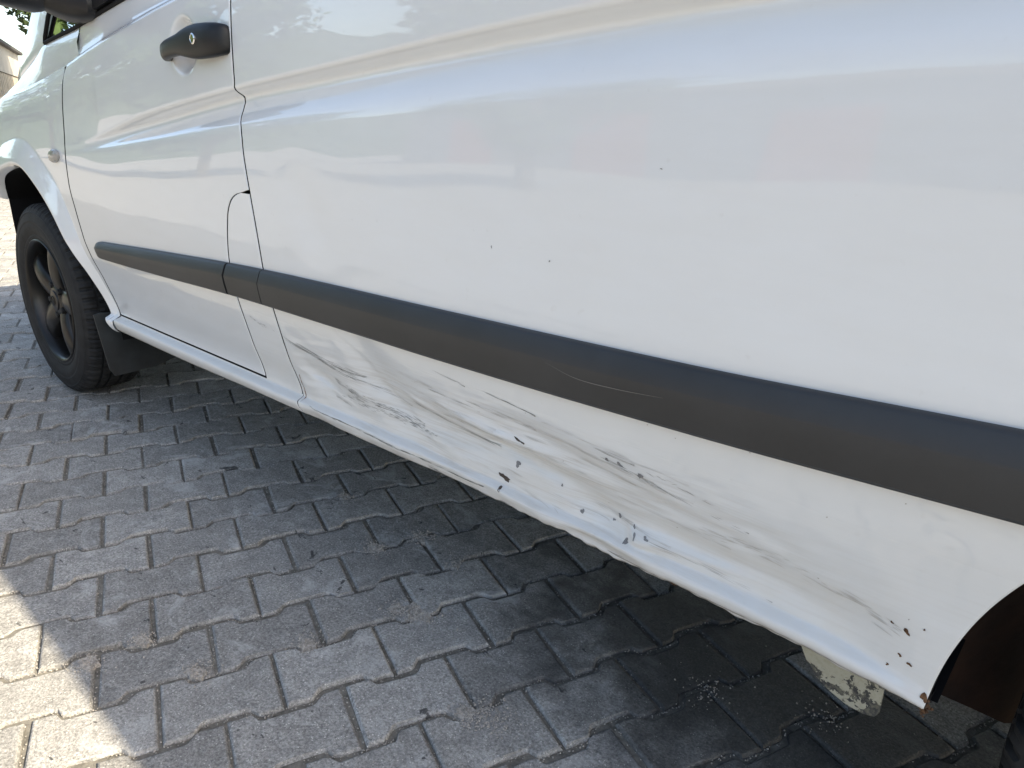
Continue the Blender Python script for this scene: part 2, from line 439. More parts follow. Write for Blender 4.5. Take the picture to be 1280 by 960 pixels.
# loose grit lying in the joints and in the broken corners
gm = MB(); rnd = np.random.RandomState(5)
OCT = np.array([[1, 0, 0], [-1, 0, 0], [0, 1, 0], [0, -1, 0], [0, 0, 1], [0, 0, -1]], float)
OF = [(0, 2, 4), (2, 1, 4), (1, 3, 4), (3, 0, 4), (2, 0, 5), (1, 2, 5), (3, 1, 5), (0, 3, 5)]
def stone(x, y, z, r):
    v = OCT * r * rnd.uniform(0.6, 1.25, (6, 1)); a = rnd.rand() * 6.28; ca, sa = math.cos(a), math.sin(a)
    v = v @ np.array([[ca, -sa, 0], [sa, ca, 0], [0, 0, 1]]); gm.add(v + [x, y, z], OF)
for r in range(-16, 12):
    for c in range(-6, 10):
        cc = c + (0.5 if r % 2 else 0.0)
        base = O0 + cc * E1 + r * E2
        uu, vv, zq = project(np.array([[base[0], base[1], 0]]))
        if zq[0] < 0.2 or not (-60 < uu[0] < 1300 and 380 < vv[0] < 1060): continue
        for _ in range(int(16 if zq[0] < 1.6 else 9)):         # butt joint
            q = base + rnd.uniform(-0.55, 0.55) * E2 + rnd.normal(0, 0.010) * E1
            stone(q[0], q[1], -0.0050 + rnd.rand() * 0.003, rnd.uniform(0.0008, 0.0021))
        for _ in range(int(40 if zq[0] < 1.6 else 22)):         # bed joint
            s = rnd.uniform(0, 1); q = base + s * E1 + (-0.5 + float(wave(s)) + rnd.normal(0, 0.012)) * E2
            stone(q[0], q[1], -0.0050 + rnd.rand() * 0.003, rnd.uniform(0.0008, 0.0021))
def heap(cx, cy, rx, ry, hz):
    """low heap of joint sand spilled over a broken corner"""
    n = 14; a = np.arange(n) / n * 2 * PI; k = rnd.uniform(0.65, 1.1, n); V = []
    for f_, z_ in ((1.0, -0.010), (0.8, hz * 0.35), (0.45, hz * 0.8)): V += [(cx + rx * f_ * k[q] * math.cos(a[q]), cy + ry * f_ * k[q] * math.sin(a[q]), z_ + rnd.normal(0, 0.0004)) for q in range(n)]
    V.append((cx, cy, hz)); gm.add(V, [(r * n + q, r * n + (q + 1) % n, (r + 1) * n + (q + 1) % n, (r + 1) * n + q) for r in range(2) for q in range(n)] + [(2 * n + q, 2 * n + (q + 1) % n, 3 * n) for q in range(n)])
for (sx, sy, n, rr) in ((1.869, 0.027, 260, 0.030), (1.83, 0.0, 120, 0.02), (2.175, -0.078, 260, 0.026), (2.145, -0.10, 120, 0.02), (1.55, -0.41, 110, 0.018), (1.711, -0.378, 120, 0.018), (1.791, -0.19, 140, 0.020), (1.545, -0.505, 120, 0.020),
                        (1.609, 0.114, 130, 0.022), (1.651, 0.222, 120, 0.022), (1.341, 0.212, 80, 0.02), (1.795, 0.203, 90, 0.02), (2.414, 0.246, 70, 0.030), (2.60, 0.33, 50, 0.030)):
    if sx < 2.3: heap(sx, sy, rr * 1.5, rr * 1.1, 0.0012)
    for _ in range(n):
        q = np.array([sx, sy]) + rnd.normal(0, rr, 2) * [0.9, 0.8]
        stone(q[0], q[1], 0.001 + rnd.rand() * 0.002, rnd.uniform(0.0009, 0.0024))
for _ in range(500):
    q = np.array([rnd.uniform(0.3, 3.0), rnd.uniform(-0.8, 0.6)]); stone(q[0], q[1], 0.001, rnd.uniform(0.0006, 0.0018))
go = gm.build('joint_grit', M['grit'], None, smooth=False)
tag(go, 'loose pale grit lying in the paver joints', 'grit', kind='stuff')

# ------------------------------------------------------------------ the van: shape of its flank
z_lip0 = lin([(0.45, 0.322), (0.99, 0.333), (1.325, 0.346), (1.613, 0.354), (1.86, 0.358), (2.03, 0.365), (2.78, 0.366)])
def z_lip(x):
    x = np.asarray(x, float); r_ = sstep(2.0, 2.25, x) * sstep(2.80, 2.74, x)
    return z_lip0(x) + r_ * (0.0022 * np.sin(x * 41 + 0.5) + 0.0014 * np.sin(x * 97 + 1.1) + 0.0009 * np.sin(x * 233)) - 0.006 * np.exp(-((x - 2.335) / 0.035) ** 2) + 0.005 * np.exp(-((x - 2.255) / 0.03) ** 2)
z_hib = lin([(0.45, 0.374), (1.0, 0.383), (1.45, 0.391), (1.60, 0.398), (1.83, 0.404), (2.2, 0.404), (2.52, 0.406), (2.66, 0.405), (2.74, 0.398), (2.80, 0.388), (3.0, 0.388), (5.0, 0.388)])
z_trb = pchip([(0.573, 0.571), (0.958, 0.582), (1.40, 0.598), (2.04, 0.608), (2.50, 0.622), (2.824, 0.639)])
z_trt = pchip([(0.572, 0.620), (1.02, 0.649), (1.48, 0.675), (2.04, 0.693), (2.49, 0.709), (2.805, 0.728)])
z_c2 = pchip([(-0.6, 0.80), (0.458, 0.856), (0.874, 0.897), (1.427, 0.952), (1.855, 0.990), (2.212, 1.017), (2.535, 1.041), (2.731, 1.052), (3.4, 1.075)])
z_c1b = pchip([(-0.6, 0.815), (0.447, 0.867), (0.9, 0.930), (1.402, 0.998), (1.75, 1.032), (2.192, 1.073), (2.53, 1.099), (3.4, 1.13)])
z_c1t = pchip([(-0.6, 0.835), (0.502, 0.892), (0.956, 0.969), (1.415, 1.027), (1.766, 1.064), (2.026, 1.091), (2.30, 1.114), (3.4, 1.16)])
z_c0 = pchip([(-0.8, 0.955), (0.019, 1.019), (0.427, 1.081), (0.684, 1.128), (1.17, 1.198), (1.7, 1.255), (3.4, 1.35)])
z_win = pchip([(-0.8, 1.09), (0.213, 1.154), (0.456, 1.178), (0.828, 1.227), (1.6, 1.30), (3.4, 1.40)])

def smooth_noise(x, z, s, seed=0.0):
    """cheap smooth 2-D noise from sines, -1..1"""
    return (np.sin(x * s * 1.0 + 1.3 + seed) * np.cos(z * s * 1.7 + 0.4 + seed * 2) + 0.6 * np.sin(x * s * 2.3 + z * s * 1.1 + 2.1 + seed)
            + 0.4 * np.cos(z * s * 3.1 - x * s * 1.9 + 0.7 + seed)) / 2.0

DENTS = [  # x, z, half length, half height, slope of its axis, depth inwards (m)
    (1.63, 0.462, 0.05, 0.024, -0.3, 0.0060), (1.84, 0.515, 0.12, 0.045, -0.75, 0.0080), (1.74, 0.555, 0.05, 0.03, -1.0, -0.0035),
    (2.00, 0.470, 0.14, 0.024, -0.12, 0.0085), (2.20, 0.475, 0.15, 0.020, -0.05, 0.0095), (2.10, 0.505, 0.12, 0.010, -0.06, -0.0036), (2.24, 0.525, 0.09, 0.022, -0.08, 0.0045),
    (2.33, 0.440, 0.055, 0.018, -0.10, 0.0080), (2.405, 0.422, 0.030, 0.012, 0.15, -0.0050), (2.47, 0.447, 0.12, 0.016, -0.03, 0.0058),
    (2.46, 0.500, 0.16, 0.03, -0.03, 0.0035), (2.62, 0.455, 0.10, 0.020, 0.02, 0.0032),
    (1.66, 0.80, 0.055, 0.10, 0.9, 0.0019), (1.78, 0.87, 0.09, 0.06, 0.3, -0.0004), (1.58, 0.70, 0.04, 0.04, 0.4, 0.0004),
    (2.07, 0.395, 0.10, 0.012, 0.0, 0.0042), (2.32, 0.392, 0.06, 0.012, 0.0, 0.0065),
]

CREASES = [  # path (x, z), half width, ridge height (outwards negative), step across it
    ([(1.70, 0.600), (1.79, 0.553), (1.85, 0.500), (1.95, 0.440)], 0.012, -0.0008, -0.0020),
    ([(2.00, 0.517), (2.10, 0.503), (2.20, 0.489), (2.33, 0.482)], 0.010, -0.0022, -0.0026),
    ([(1.86, 0.520), (1.98, 0.500), (2.10, 0.478), (2.20, 0.462)], 0.008, -0.0014, 0.0030),
    ([(2.335, 0.446), (2.375, 0.436), (2.395, 0.420), (2.46, 0.428), (2.60, 0.436)], 0.008, -0.0022, -0.0018),
    ([(2.22, 0.535), (2.32, 0.520), (2.45, 0.503), (2.60, 0.492)], 0.012, -0.0012, -0.0022),
    ([(1.56, 0.470), (1.64, 0.452), (1.72, 0.440)], 0.008, -0.0016, 0.0022),
]

def S(x, z, dents=True):
    """depth y of the van's outer skin at (x, z); smaller is further out"""
    x = np.asarray(x, float); z = np.asarray(z, float); shp = np.broadcast(x, z).shape
    x = np.broadcast_to(x, shp).ravel(); z = np.broadcast_to(z, shp).ravel()
    g = sstep(0.42, 1.15, x); on = np.ones_like(x)
    lip, hb, tb, ttp = z_lip(x), z_hib(x), z_trb(x), z_trt(x)
    c2, c1b, c1t, c0, wn = z_c2(x), z_c1b(x), z_c1t(x), z_c0(x), z_win(x)
    c1b = np.maximum(c1b, c2 + 0.008); c1t = np.maximum(c1t, c1b + 0.008); c0 = np.maximum(c0, c1t + 0.03); wn = np.maximum(wn, c0 + 0.04)
    fade = sstep(2.78, 2.68, x)                     # sill shelf dies out before the rear arch
    Z = np.stack([lip, lip + 0.010, (lip + hb) / 2, hb - 0.005, hb, hb + 0.008, hb + 0.016, 0.47 * on + 0.02, tb, ttp, 0.80 * on, c2 - 0.012, c2, c1b - 0.006, c1b, c1b + 0.008, c1t - 0.006, c1t, c0, c0 + 0.004, c0 + 0.018, wn, wn + 0.65], 1)
    ft = sstep(1.45, 1.60, x) * 0.006
    Y = np.stack([0.012 * on, -0.004 * on, -0.0195 * on, -0.0255 * on, -0.0240 * on, -0.003 * fade - 0.016 * (1 - fade) - ft, -0.002 - 0.012 * (1 - fade) - ft, -0.019 * on, -0.037 * on, -0.0415 * on, -0.0398 * on,
                  -0.0345 * on, -0.0325 * on, -0.0305 + 0.024 * g, -0.030 + 0.0265 * g, -0.0295 + 0.026 * g, -0.0275 + 0.004 * g, -0.0265 * on, -0.014 * on, -0.011 * on, 0.007 * on, 0.020 * on, 0.165 * on], 1)
    g2 = sstep(0.25, 0.85, x)                       # character lines run out over the front wing
    for k in range(11, 18):
        Y[:, k] = Y[:, k] * g2 + (1 - g2) * (-0.0405 + 0.0265 * np.clip((Z[:, k] - 0.80) / (Z[:, 18] - 0.80), 0, 1) ** 1.6)
    h = np.diff(Z, axis=1); d = np.diff(Y, axis=1) / h
    w1 = 2 * h[:, 1:] + h[:, :-1]; w2 = h[:, 1:] + 2 * h[:, :-1]
    same = d[:, 1:] * d[:, :-1] > 0
    with np.errstate(divide='ignore', invalid='ignore'):
        mm = np.where(same, (w1 + w2) / (w1 / d[:, :-1] + w2 / d[:, 1:]), 0)
    mm = np.nan_to_num(mm)
    mm = np.concatenate([d[:, :1], mm, d[:, -1:]], 1)
    zz = np.clip(z, Z[:, 0], Z[:, -1])
    i = np.clip((zz[:, None] >= Z).sum(1) - 1, 0, Z.shape[1] - 2); ar = np.arange(len(x))
    hh = h[ar, i]; uu = (zz - Z[ar, i]) / hh
    y = (2*uu**3-3*uu**2+1)*Y[ar, i] + (uu**3-2*uu**2+uu)*hh*mm[ar, i] + (-2*uu**3+3*uu**2)*Y[ar, i+1] + (uu**3-uu**2)*hh*mm[ar, i+1]
    y = y + np.where(z > Z[:, -1], (z - Z[:, -1]) * mm[ar, -1], 0)
    y = y + np.where(x < -0.2, 0.8 * (x + 0.2) ** 2, 0)                       # the nose narrows
    y = y + 0.00035 * smooth_noise(x, z, 9.0) + 0.0006 * smooth_noise(x, z, 3.3, 1.7)
    if dents:
        on_panel = sstep(1.50, 1.56, x)
        for (dx, dz, la, lb, sl, dep) in DENTS:
            L = math.hypot(1, sl); ex, ez = 1 / L, sl / L
            a = ((x - dx) * ex + (z - dz) * ez) / la; bb = (-(x - dx) * ez + (z - dz) * ex) / lb
            y = y + 1.65 * dep * np.exp(-(a * a + np.abs(bb) ** 2.2)) * on_panel
        for pts, wid, amp, step in CREASES:
            a_ = np.array(pts); dmin = np.full(x.shape, 9.0); sg = np.zeros_like(x)
            for p0, p1_ in zip(a_[:-1], a_[1:]):
                ab = p1_ - p0; tt_ = np.clip(((x - p0[0]) * ab[0] + (z - p0[1]) * ab[1]) / (ab @ ab), 0, 1)
                ex_ = x - p0[0] - tt_ * ab[0]; ez_ = z - p0[1] - tt_ * ab[1]; dd_ = np.hypot(ex_, ez_); nr = dd_ < dmin
                dmin = np.where(nr, dd_, dmin); sg = np.where(nr, np.sign(ab[0] * ez_ - ab[1] * ex_), sg)
            Lx = a_[-1, 0] - a_[0, 0]; en = sstep(a_[0, 0] - 0.04, a_[0, 0] + 0.25 * Lx, x) * sstep(a_[-1, 0] + 0.04, a_[-1, 0] - 0.25 * Lx, x)
            y = y + en * (amp * np.exp(-(dmin / wid) ** 1.3) + step * sg * np.exp(-(dmin / (wid * 4)) ** 1.5) * (1 - np.exp(-dmin / (wid * 0.5)))) * on_panel
        low = sstep(0.59, 0.5, z) * on_panel * sstep(2.78, 2.5, x)
        y = y + low * (0.0020 * smooth_noise(x * 1.0, z * 3.0, 14.0, 0.3) + 0.0010 * smooth_noise(x, z * 4, 31.0, 2.3))
    return y.reshape(shp)

def edge_return(V, ni, nj, depth=0.014):
    """fold the rim of a grid patch inwards so the sheet has an edge"""
    idx = [i * nj for i in range(ni)] + [(ni - 1) * nj + j for j in range(1, nj)] + [i * nj + nj - 1 for i in range(ni - 2, -1, -1)] + [j for j in range(nj - 2, 0, -1)]
    a = V[idx]; b_ = a.copy(); b_[:, 1] += depth
    n = len(idx)
    return np.concatenate([a, b_]), [(k, (k + 1) % n, n + (k + 1) % n, n + k) for k in range(n)]

def skin(name, xl, xr, zb, zt, ns, nt_, mat, parent, dents=True, tpow=None, extra=None, depth=0.014):
    W0 = 0.95 if name == 'front_door' else (0.12 if name == 'pillar_panel' else 1.5)
    ed = np.array([0, 0.0008, 0.0016, 0.0026, 0.004]) / W0
    s = np.r_[ed, np.linspace(0.0065 / W0, 1 - 0.0065 / W0, ns - 10), 1 - ed[::-1]]; t_ = np.linspace(0, 1, nt_)
    if tpow is not None: t_ = tpow(t_)
    Sg, Tg = np.meshgrid(s, t_, indexing='ij')
    z = 0.4 + 0.6 * Tg
    for k_ in range(60):
        x = xl(z) * (1 - Sg) + xr(z) * Sg
        z = z + (zb(x) * (1 - Tg) + zt(x) * Tg - z) * (1.0 if k_ < 6 else 0.3)
    y = S(x, z, dents)
    if extra is not None: y = y + extra(x, z)
    # rolled edge
    e = np.minimum.reduce([Sg * (xr(z) - xl(z)), (1 - Sg) * (xr(z) - xl(z))])
    y = y + 0.0014 * np.clip(1 - e / 0.0026, 0, 1) ** 2
    V = np.stack([x, y, z], -1).reshape(-1, 3)
    F = grid_faces(ns, nt_, True)
    V2, F2 = edge_return(V, ns, nt_, depth)
    n = len(V)
    o = mesh(name, np.concatenate([V, V2]), F + [tuple(q + n for q in f) for f in F2], [mat, M['seal_shade']], parent, angle=50)
    mi = np.zeros(len(F) + len(F2), dtype=np.int32); mi[len(F):] = 1; o.data.polygons.foreach_set('material_index', mi); o.data.update()  # folded edges black instead of paint, as shade in the seams
    return o

van = empty('delivery_van', (0, 0, 0), 'white panel van with a scraped, dented flank and black door handle', 'van')

# seams between the panels
x_gapF = pchip([(0.36, 0.545), (0.395, 0.528), (0.516, 0.485), (0.60, 0.450), (0.69, 0.415), (0.764, 0.394), (0.867, 0.400), (1.059, 0.430), (1.089, 0.455), (1.157, 0.49), (1.25, 0.54)])
x_gapR = pchip([(0.30, 1.585), (0.411, 1.530), (0.476, 1.510), (0.574, 1.497), (0.672, 1.476), (0.74, 1.464), (0.828, 1.446), (0.90, 1.432), (0.948, 1.426), (0.975, 1.408), (1.0, 1.397), (1.04, 1.404), (1.181, 1.406), (1.3, 1.41)])
x_flapL0 = pchip([(0.30, 1.42), (0.406, 1.372), (0.543, 1.352), (0.682, 1.333), (0.769, 1.345), (0.80, 1.362), (0.817, 1.388), (0.823, 1.41), (0.827, 1.436), (0.829, 1.447)])
G = 0.0025
def x_doorR(z):
    z = np.asarray(z, float)
    return np.where(z < 0.829, x_flapL0(z), x_gapR(z)) - G

HC = (1.195, 1.108)                         # dished finger recess behind the handle
def recess(x, z):
    r = np.sqrt(((x - HC[0]) / 0.064) ** 2 + ((z - HC[1]) / 0.060) ** 2)
    return 0.017 * (1 - sstep(0.55, 1.02, r))

tw = lambda t_: 0.62 * t_ ** 1.0 + 0.38 * t_ ** 2       # finer rows low down
door = skin('front_door', lambda z: x_gapF(z) + G, x_doorR, lambda x: z_hib(x) + 0.016, z_win, 150, 190, M['paint'], van, dents=False, extra=recess)
pillar = skin('pillar_panel', lambda z: x_flapL0(z) + G, lambda z: x_gapR(z) - G, lambda x: z_hib(x) + 0.010, lambda x: 0.8225 + 0 * x, 36, 110, M['paint_low'], van, dents=False)
ARC = (3.215, 0.365, 0.432)
_az = np.r_[np.linspace(0.2, 0.74, 60), 0.77, 0.79, 0.81, 0.84]
_ax = np.r_[ARC[0] - np.sqrt(ARC[2] ** 2 - (_az[:60] - ARC[1]) ** 2), 3.085, 3.14, 3.185, 3.215]
def x_arcR(z):
    z = np.asarray(z, float)
    return np.where(z < ARC[1] + ARC[2] - 0.0005, ARC[0] - np.sqrt(np.maximum(ARC[2] ** 2 - (z - ARC[1]) ** 2, 0)), ARC[0]) * 0 + np.interp(z, _az, _ax)
side = skin('side_panel', lambda z: x_gapR(z) + G, x_arcR, lambda x: z_lip(x), lambda x: z_win(x), 430, 330, M['paint_low'], van, tpow=tw, depth=0.03)
sill = skin('sill', lambda z: 0.60 - 0.17 * (z - 0.32) / 0.06 * 0 - 0.07 + 0 * z, lambda z: x_gapR(z) + 0.001, lambda x: z_lip(x), lambda x: z_hib(x) + 0.011, 120, 40, M['paint_low'], van, dents=False, depth=0.03)

# ---- front fender: O-grid between the arch lip and the fender's border
LIP = np.array([(-0.415, 0.655), (-0.36, 0.705), (-0.28, 0.745), (-0.19, 0.772), (-0.10, 0.789), (-0.03, 0.795), (0.051, 0.785), (0.165, 0.733), (0.258, 0.672), (0.328, 0.604), (0.388, 0.526), (0.430, 0.462), (0.466, 0.400), (0.490, 0.362), (0.505, 0.335)])
def resample(P, n):
    P = np.asarray(P, float); sgl = np.r_[0, np.cumsum(np.linalg.norm(np.diff(P, axis=0), axis=1))]
    q = np.linspace(0, sgl[-1], n)
    fx = pchip(np.column_stack([sgl, np.cumsum(np.r_[0, np.ones(len(P) - 1)])]))      # parameter
    idx = fx(q); k = np.clip(idx.astype(int), 0, len(P) - 2); f_ = idx - k
    Pm = np.vstack([2 * P[0] - P[1], P, 2 * P[-1] - P[-2]])
    a, b_, c_, d_ = Pm[k], Pm[k + 1], Pm[k + 2], Pm[k + 3]; f_ = f_[:, None]
    return 0.5 * ((2 * b_) + (-a + c_) * f_ + (2 * a - 5 * b_ + 4 * c_ - d_) * f_ ** 2 + (-a + 3 * b_ - 3 * c_ + d_) * f_ ** 3)
NL = 150
lipc = resample(LIP, NL)
outer = []
for k in range(NL):
    q = k / (NL - 1)
    # border: up the nose, back along the wing's top crease, down the door seam
    if q < 0.22: outer.append((-0.80, 0.655 + (float(z_c0(-0.80)) - 0.655) * q / 0.22))
    elif q < 0.60: xx = -0.80 + (float(x_gapF(z_c0(0.44))) - G + 0.80) * (q - 0.22) / 0.38; outer.append((xx, float(z_c0(xx))))
    else:
        zz = float(z_c0(0.44)) + (0.335 - float(z_c0(0.44))) * (q - 0.60) / 0.40; outer.append((min(float(x_gapF(zz)), 0.531) - G, zz))
outer = np.array(outer)
NT2 = 64; tq = np.linspace(0, 1, NT2) ** 1.35
X = lipc[:, None, 0] * (1 - tq) + outer[:, None, 0] * tq; Z = lipc[:, None, 1] * (1 - tq) + outer[:, None, 1] * tq
def lip_dist(X, Z):
    D = np.full(X.shape, 9.0)
    for a, b_ in zip(lipc[:-1], lipc[1:]):
        ab = b_ - a; L2 = ab @ ab
        tt_ = np.clip(((X - a[0]) * ab[0] + (Z - a[1]) * ab[1]) / L2, 0, 1)
        D = np.minimum(D, np.hypot(X - a[0] - tt_ * ab[0], Z - a[1] - tt_ * ab[1]))
    return D
D = lip_dist(X, Z)
FW = 0.082 - 0.036 * sstep(0.25, 0.50, X)
fl = np.clip(1 - D / FW, 0, 1)
Y = S(X, Z, False) - 0.027 * (1 - 0.55 * sstep(0.30, 0.50, X)) * (fl ** 0.9) + 0.006 * np.clip(1 - D / 0.012, 0, 1) ** 2
Vf = np.stack([X, Y, Z], -1).reshape(-1, 3)
Ff = grid_faces(NL, NT2)
lipv = np.stack([lipc[:, 0], Y[:, 0], lipc[:, 1]], 1)
cen = np.array([0.0, 0, 0.335])
inn = lipv.copy(); dirc = lipv - cen; dirc[:, 1] = 0; dirc /= np.linalg.norm(dirc, axis=1)[:, None]
inn1 = lipv - dirc * 0.004 + [0, 0.004, 0]; inn2 = lipv - dirc * 0.010 + [0, 0.022, 0]
n0 = len(Vf); Vx = np.concatenate([Vf, lipv, inn1, inn2])
Fx = Ff + [(n0 + r * NL + k + 1, n0 + r * NL + k, n0 + (r + 1) * NL + k, n0 + (r + 1) * NL + k + 1) for r in range(2) for k in range(NL - 1)]
V2, F2 = edge_return(Vf, NL, NT2)
keep = [f for f in F2 if not (max(f[:2]) < NL or False)]
fender = mesh('front_fender', Vx, Fx, M['paint'], van, angle=42)
# wheel-arch liner
LL = np.vstack([[(-0.395, 0.38), (-0.405, 0.45), (-0.415, 0.55)], lipc[::3], [(0.505, 0.30)]])
lw = np.stack([LL[:, 0], np.where(LL[:, 1] > 0.66, S(LL[:, 0], np.maximum(LL[:, 1], 0.4), False) - 0.012, -0.006), LL[:, 1]], 1)
lw[-12:, 1] = np.maximum(lw[-12:, 1], 0.0)
ld = lw - cen; ld[:, 1] = 0; ld /= np.linalg.norm(ld, axis=1)[:, None]
loft('arch_liner', [lw - ld * 0.006 + [0, 0.004, 0], lw - ld * 0.004 + [0, 0.05, 0], lw + [0, 0.15, 0], lw + ld * 0.01 + [0, 0.30, 0], lw + [0, 0.43, 0]], M['seal_shade'], van)
mb = MB(); mb.add([(-0.44, 0.42, 0.30), (0.55, 0.42, 0.30), (0.5, 0.42, 0.82), (-0.44, 0.42, 0.82)], [(0, 1, 2, 3)]); mb.build('inner_wing', M['seal_shade'], van, smooth=False)
xb = np.linspace(-0.80, -0.43, 14)
mesh('front_bumper', np.stack([np.stack([xb, S(xb, 0.6 + 0 * xb, False) + 0.008, zq + 0 * xb], 1) for zq in np.linspace(0.24, 0.66, 6)], 1).reshape(-1, 3), grid_faces(14, 6), M['paint'], van)
zq = np.linspace(0.45, 1.17, 50); xg = x_gapF(zq)
mesh('seam_shade_backing', np.concatenate([np.stack([xg + o_, S(xg + o_, zq, False) + 0.007, zq], 1) for o_ in (-0.06, 0.0, 0.05)]), grid_faces(3, 50), M['seal_shade'], van)  # black strip added behind the door seam to darken it as shade
# lower end of the fender meets the sill: closing corner
# side indicator
rp = MB(); th = np.linspace(0, 2 * PI, 28, endpoint=False)
rc = (0.313, 0.840); yb = float(S(rc[0], rc[1]))
rings = []
for sc_, dy in ((1.0, 0.001), (1.0, -0.006), (0.86, -0.010), (0.45, -0.0125), (0.02, -0.013)):
    rings.append(np.stack([rc[0] + 0.040 * sc_ * np.cos(th), np.full(28, yb + dy), rc[1] + 0.019 * sc_ * np.sin(th) + 0.10 * 0.04 * sc_ * np.cos(th)], 1))
rp.add(np.concatenate(rings), [(r * 28 + k, r * 28 + (k + 1) % 28, (r + 1) * 28 + (k + 1) % 28, (r + 1) * 28 + k) for r in range(4) for k in range(28)])
rp.build('side_indicator', M['lens'], van)

# ---- grey rub strips, one per panel
def trim(name, x0, x1, parent, round_front=False, n=160):
    xs = np.linspace(x0, x1, n)
    # cross-section: (fraction of the height from the top, how far proud)
    cs = [(0.0, -0.004), (0.0, 0.006), (0.025, 0.0100), (0.06, 0.0122), (0.33, 0.0205), (0.38, 0.0212), (0.60, 0.0203), (0.92, 0.0180), (0.975, 0.0140), (1.0, 0.005), (1.0, -0.004)]
    V = []
    for xq in xs:
        zt_, zb_ = float(z_trt(xq)), float(z_trb(xq)); k = 1.0; k2 = 1.0
        if round_front:
            dq = (xq - x0) / 0.045
            if dq < 1: k = math.sqrt(max(0.0, 1 - (1 - dq) ** 2)) * 0.55 + 0.45; k2 = 0.35 + 0.65 * math.sqrt(max(0.0, 1 - (1 - dq) ** 2))
        zm = (zt_ + zb_) / 2 + 0.008 * (1 - k); zt2 = zm + (zt_ - zm) * k; zb2 = zm + (zb_ - zm) * k
        for f_, pr_ in cs:
            zz = zt2 + (zb2 - zt2) * f_
            V.append((xq, -(pr_ * k2 if pr_ > 0 else pr_), zz))
    m_ = len(cs); V = np.array(V); V[:, 1] += S(V[:, 0], V[:, 2], False)
    F = grid_faces(n, m_, True)
    F += [tuple(range(m_)), tuple((n - 1) * m_ + k for k in range(m_ - 1, -1, -1))]
    return mesh(name, V, F, M['plastic'], parent, angle=32)
xt0 = float(x_flapL0(0.63)); xt1 = float(x_gapR(0.64))
trim('rub_strip', 0.553, xt0 - 0.004, door, True)
trim('rub_strip', xt0 + 0.004, xt1 - 0.0015, pillar, n=20)
rs = trim('rub_strip', xt1 + 0.0015, 3.2, side, n=220)

# ---- door handle
def superell(cx, cy, cz, ry, rz, n=20, e=2.6):
    out = []
    for k in range(n):
        a = 2 * PI * k / n; c_, s_ = math.cos(a), math.sin(a)
        out.append((cx, cy + ry * math.copysign(abs(c_) ** (2 / e), c_), cz + rz * math.copysign(abs(s_) ** (2 / e), s_)))
    return out
hp = [  # x, y, z, half depth, half height
    (1.128, -0.020, 1.092, 0.003, 0.006), (1.130, -0.024, 1.092, 0.010, 0.013), (1.138, -0.034, 1.094, 0.014, 0.0165), (1.152, -0.042, 1.0965, 0.0135, 0.018),
    (1.175, -0.047, 1.100, 0.012, 0.0185), (1.205, -0.050, 1.103, 0.0115, 0.0190), (1.235, -0.0515, 1.1055, 0.0115, 0.0205), (1.262, -0.052, 1.107, 0.012, 0.0255),
    (1.290, -0.050, 1.108, 0.014, 0.0305), (1.315, -0.046, 1.109, 0.0165, 0.0330), (1.345, -0.042, 1.110, 0.0185, 0.0325), (1.372, -0.037, 1.111, 0.019, 0.0305), (1.390, -0.031, 1.111, 0.0165, 0.0275), (1.398, -0.026, 1.111, 0.012, 0.023), (1.401, -0.022, 1.111, 0.004, 0.012)]
rg = [superell(*q) for q in hp]; nh = 20
V = np.array(rg).reshape(-1, 3); F = [(i * nh + k, i * nh + (k + 1) % nh, (i + 1) * nh + (k + 1) % nh, (i + 1) * nh + k) for i in range(len(hp) - 1) for k in range(nh)]
F += [tuple(range(nh - 1, -1, -1)), tuple((len(hp) - 1) * nh + k for k in range(nh))]
mesh('door_handle', V, F, M['black_plastic'], door, angle=60)
kc = MB(); th = np.linspace(0, 2 * PI, 24, endpoint=False)
kc.add(np.concatenate([np.stack([1.322 + 0.0105 * s_ * np.cos(th), np.full(24, yy), 1.1125 + 0.0105 * s_ * np.sin(th)], 1) for s_, yy in ((1, -0.056), (1, -0.0635), (0.75, -0.0648), (0.7, -0.0640), (0.02, -0.0640))]),
       [(r * 24 + k, r * 24 + (k + 1) % 24, (r + 1) * 24 + (k + 1) % 24, (r + 1) * 24 + k) for r in range(4) for k in range(24)])
kc.build('lock_cylinder', M['chrome'], door)

# ---- the rest of the body: dark sheet giving the seams shade, upper flank, roof, nose, far side, glass
BW = 1.86
ib = MB()
xs = np.linspace(0.46, 1.75, 40)
V = np.stack([np.stack([xs, S(xs, zq + 0 * xs, False) + 0.024, zq + 0 * xs], 1) for zq in np.linspace(0.375, 1.16, 40)], 1).reshape(-1, 3)
ib.add(V, grid_faces(40, 40)); ib.build('seam_shade_sheet', M['seal_shade'], van)  # black sheet behind the panels, so the gaps read as shade
def yfar(y): return BW - y
ub = MB(); ub.box((1.62, BW / 2, 0.40), (2.22, BW - 0.16, 0.06)); ub.box((1.55, 0.62, 0.30), (1.7, 0.55, 0.16)); ub.box((1.7, 1.35, 0.30), (1.9, 0.5, 0.18)); ub.box((-0.65, BW / 2, 0.42), (0.4, BW - 0.3, 0.2)); ub.box((3.9, BW / 2, 0.45), (0.5, BW - 0.2, 0.06)); ub.box((0.0, BW/2, 0.5), (1.0, 0.7, 0.1))  # lower boxes added to block light under the van
ub.box((3.2, BW / 2, 0.5), (1.0, 0.7, 0.1))
ub.build('underbody', M['underbody'], van, smooth=False)
fl_ = MB(); xs = np.linspace(0.55, 2.79, 60)
a = np.stack([xs, S(xs, z_lip(xs)) + 0.004, z_lip(xs) + 0.002], 1); a2 = a + [0, 0.018, 0.006]; a3 = a + [0, 0.10, 0.03]
fl_.add(np.concatenate([a, a2, a3]), grid_faces(3, 60)); fl_.build('sill_flange', M['underbody'], van)

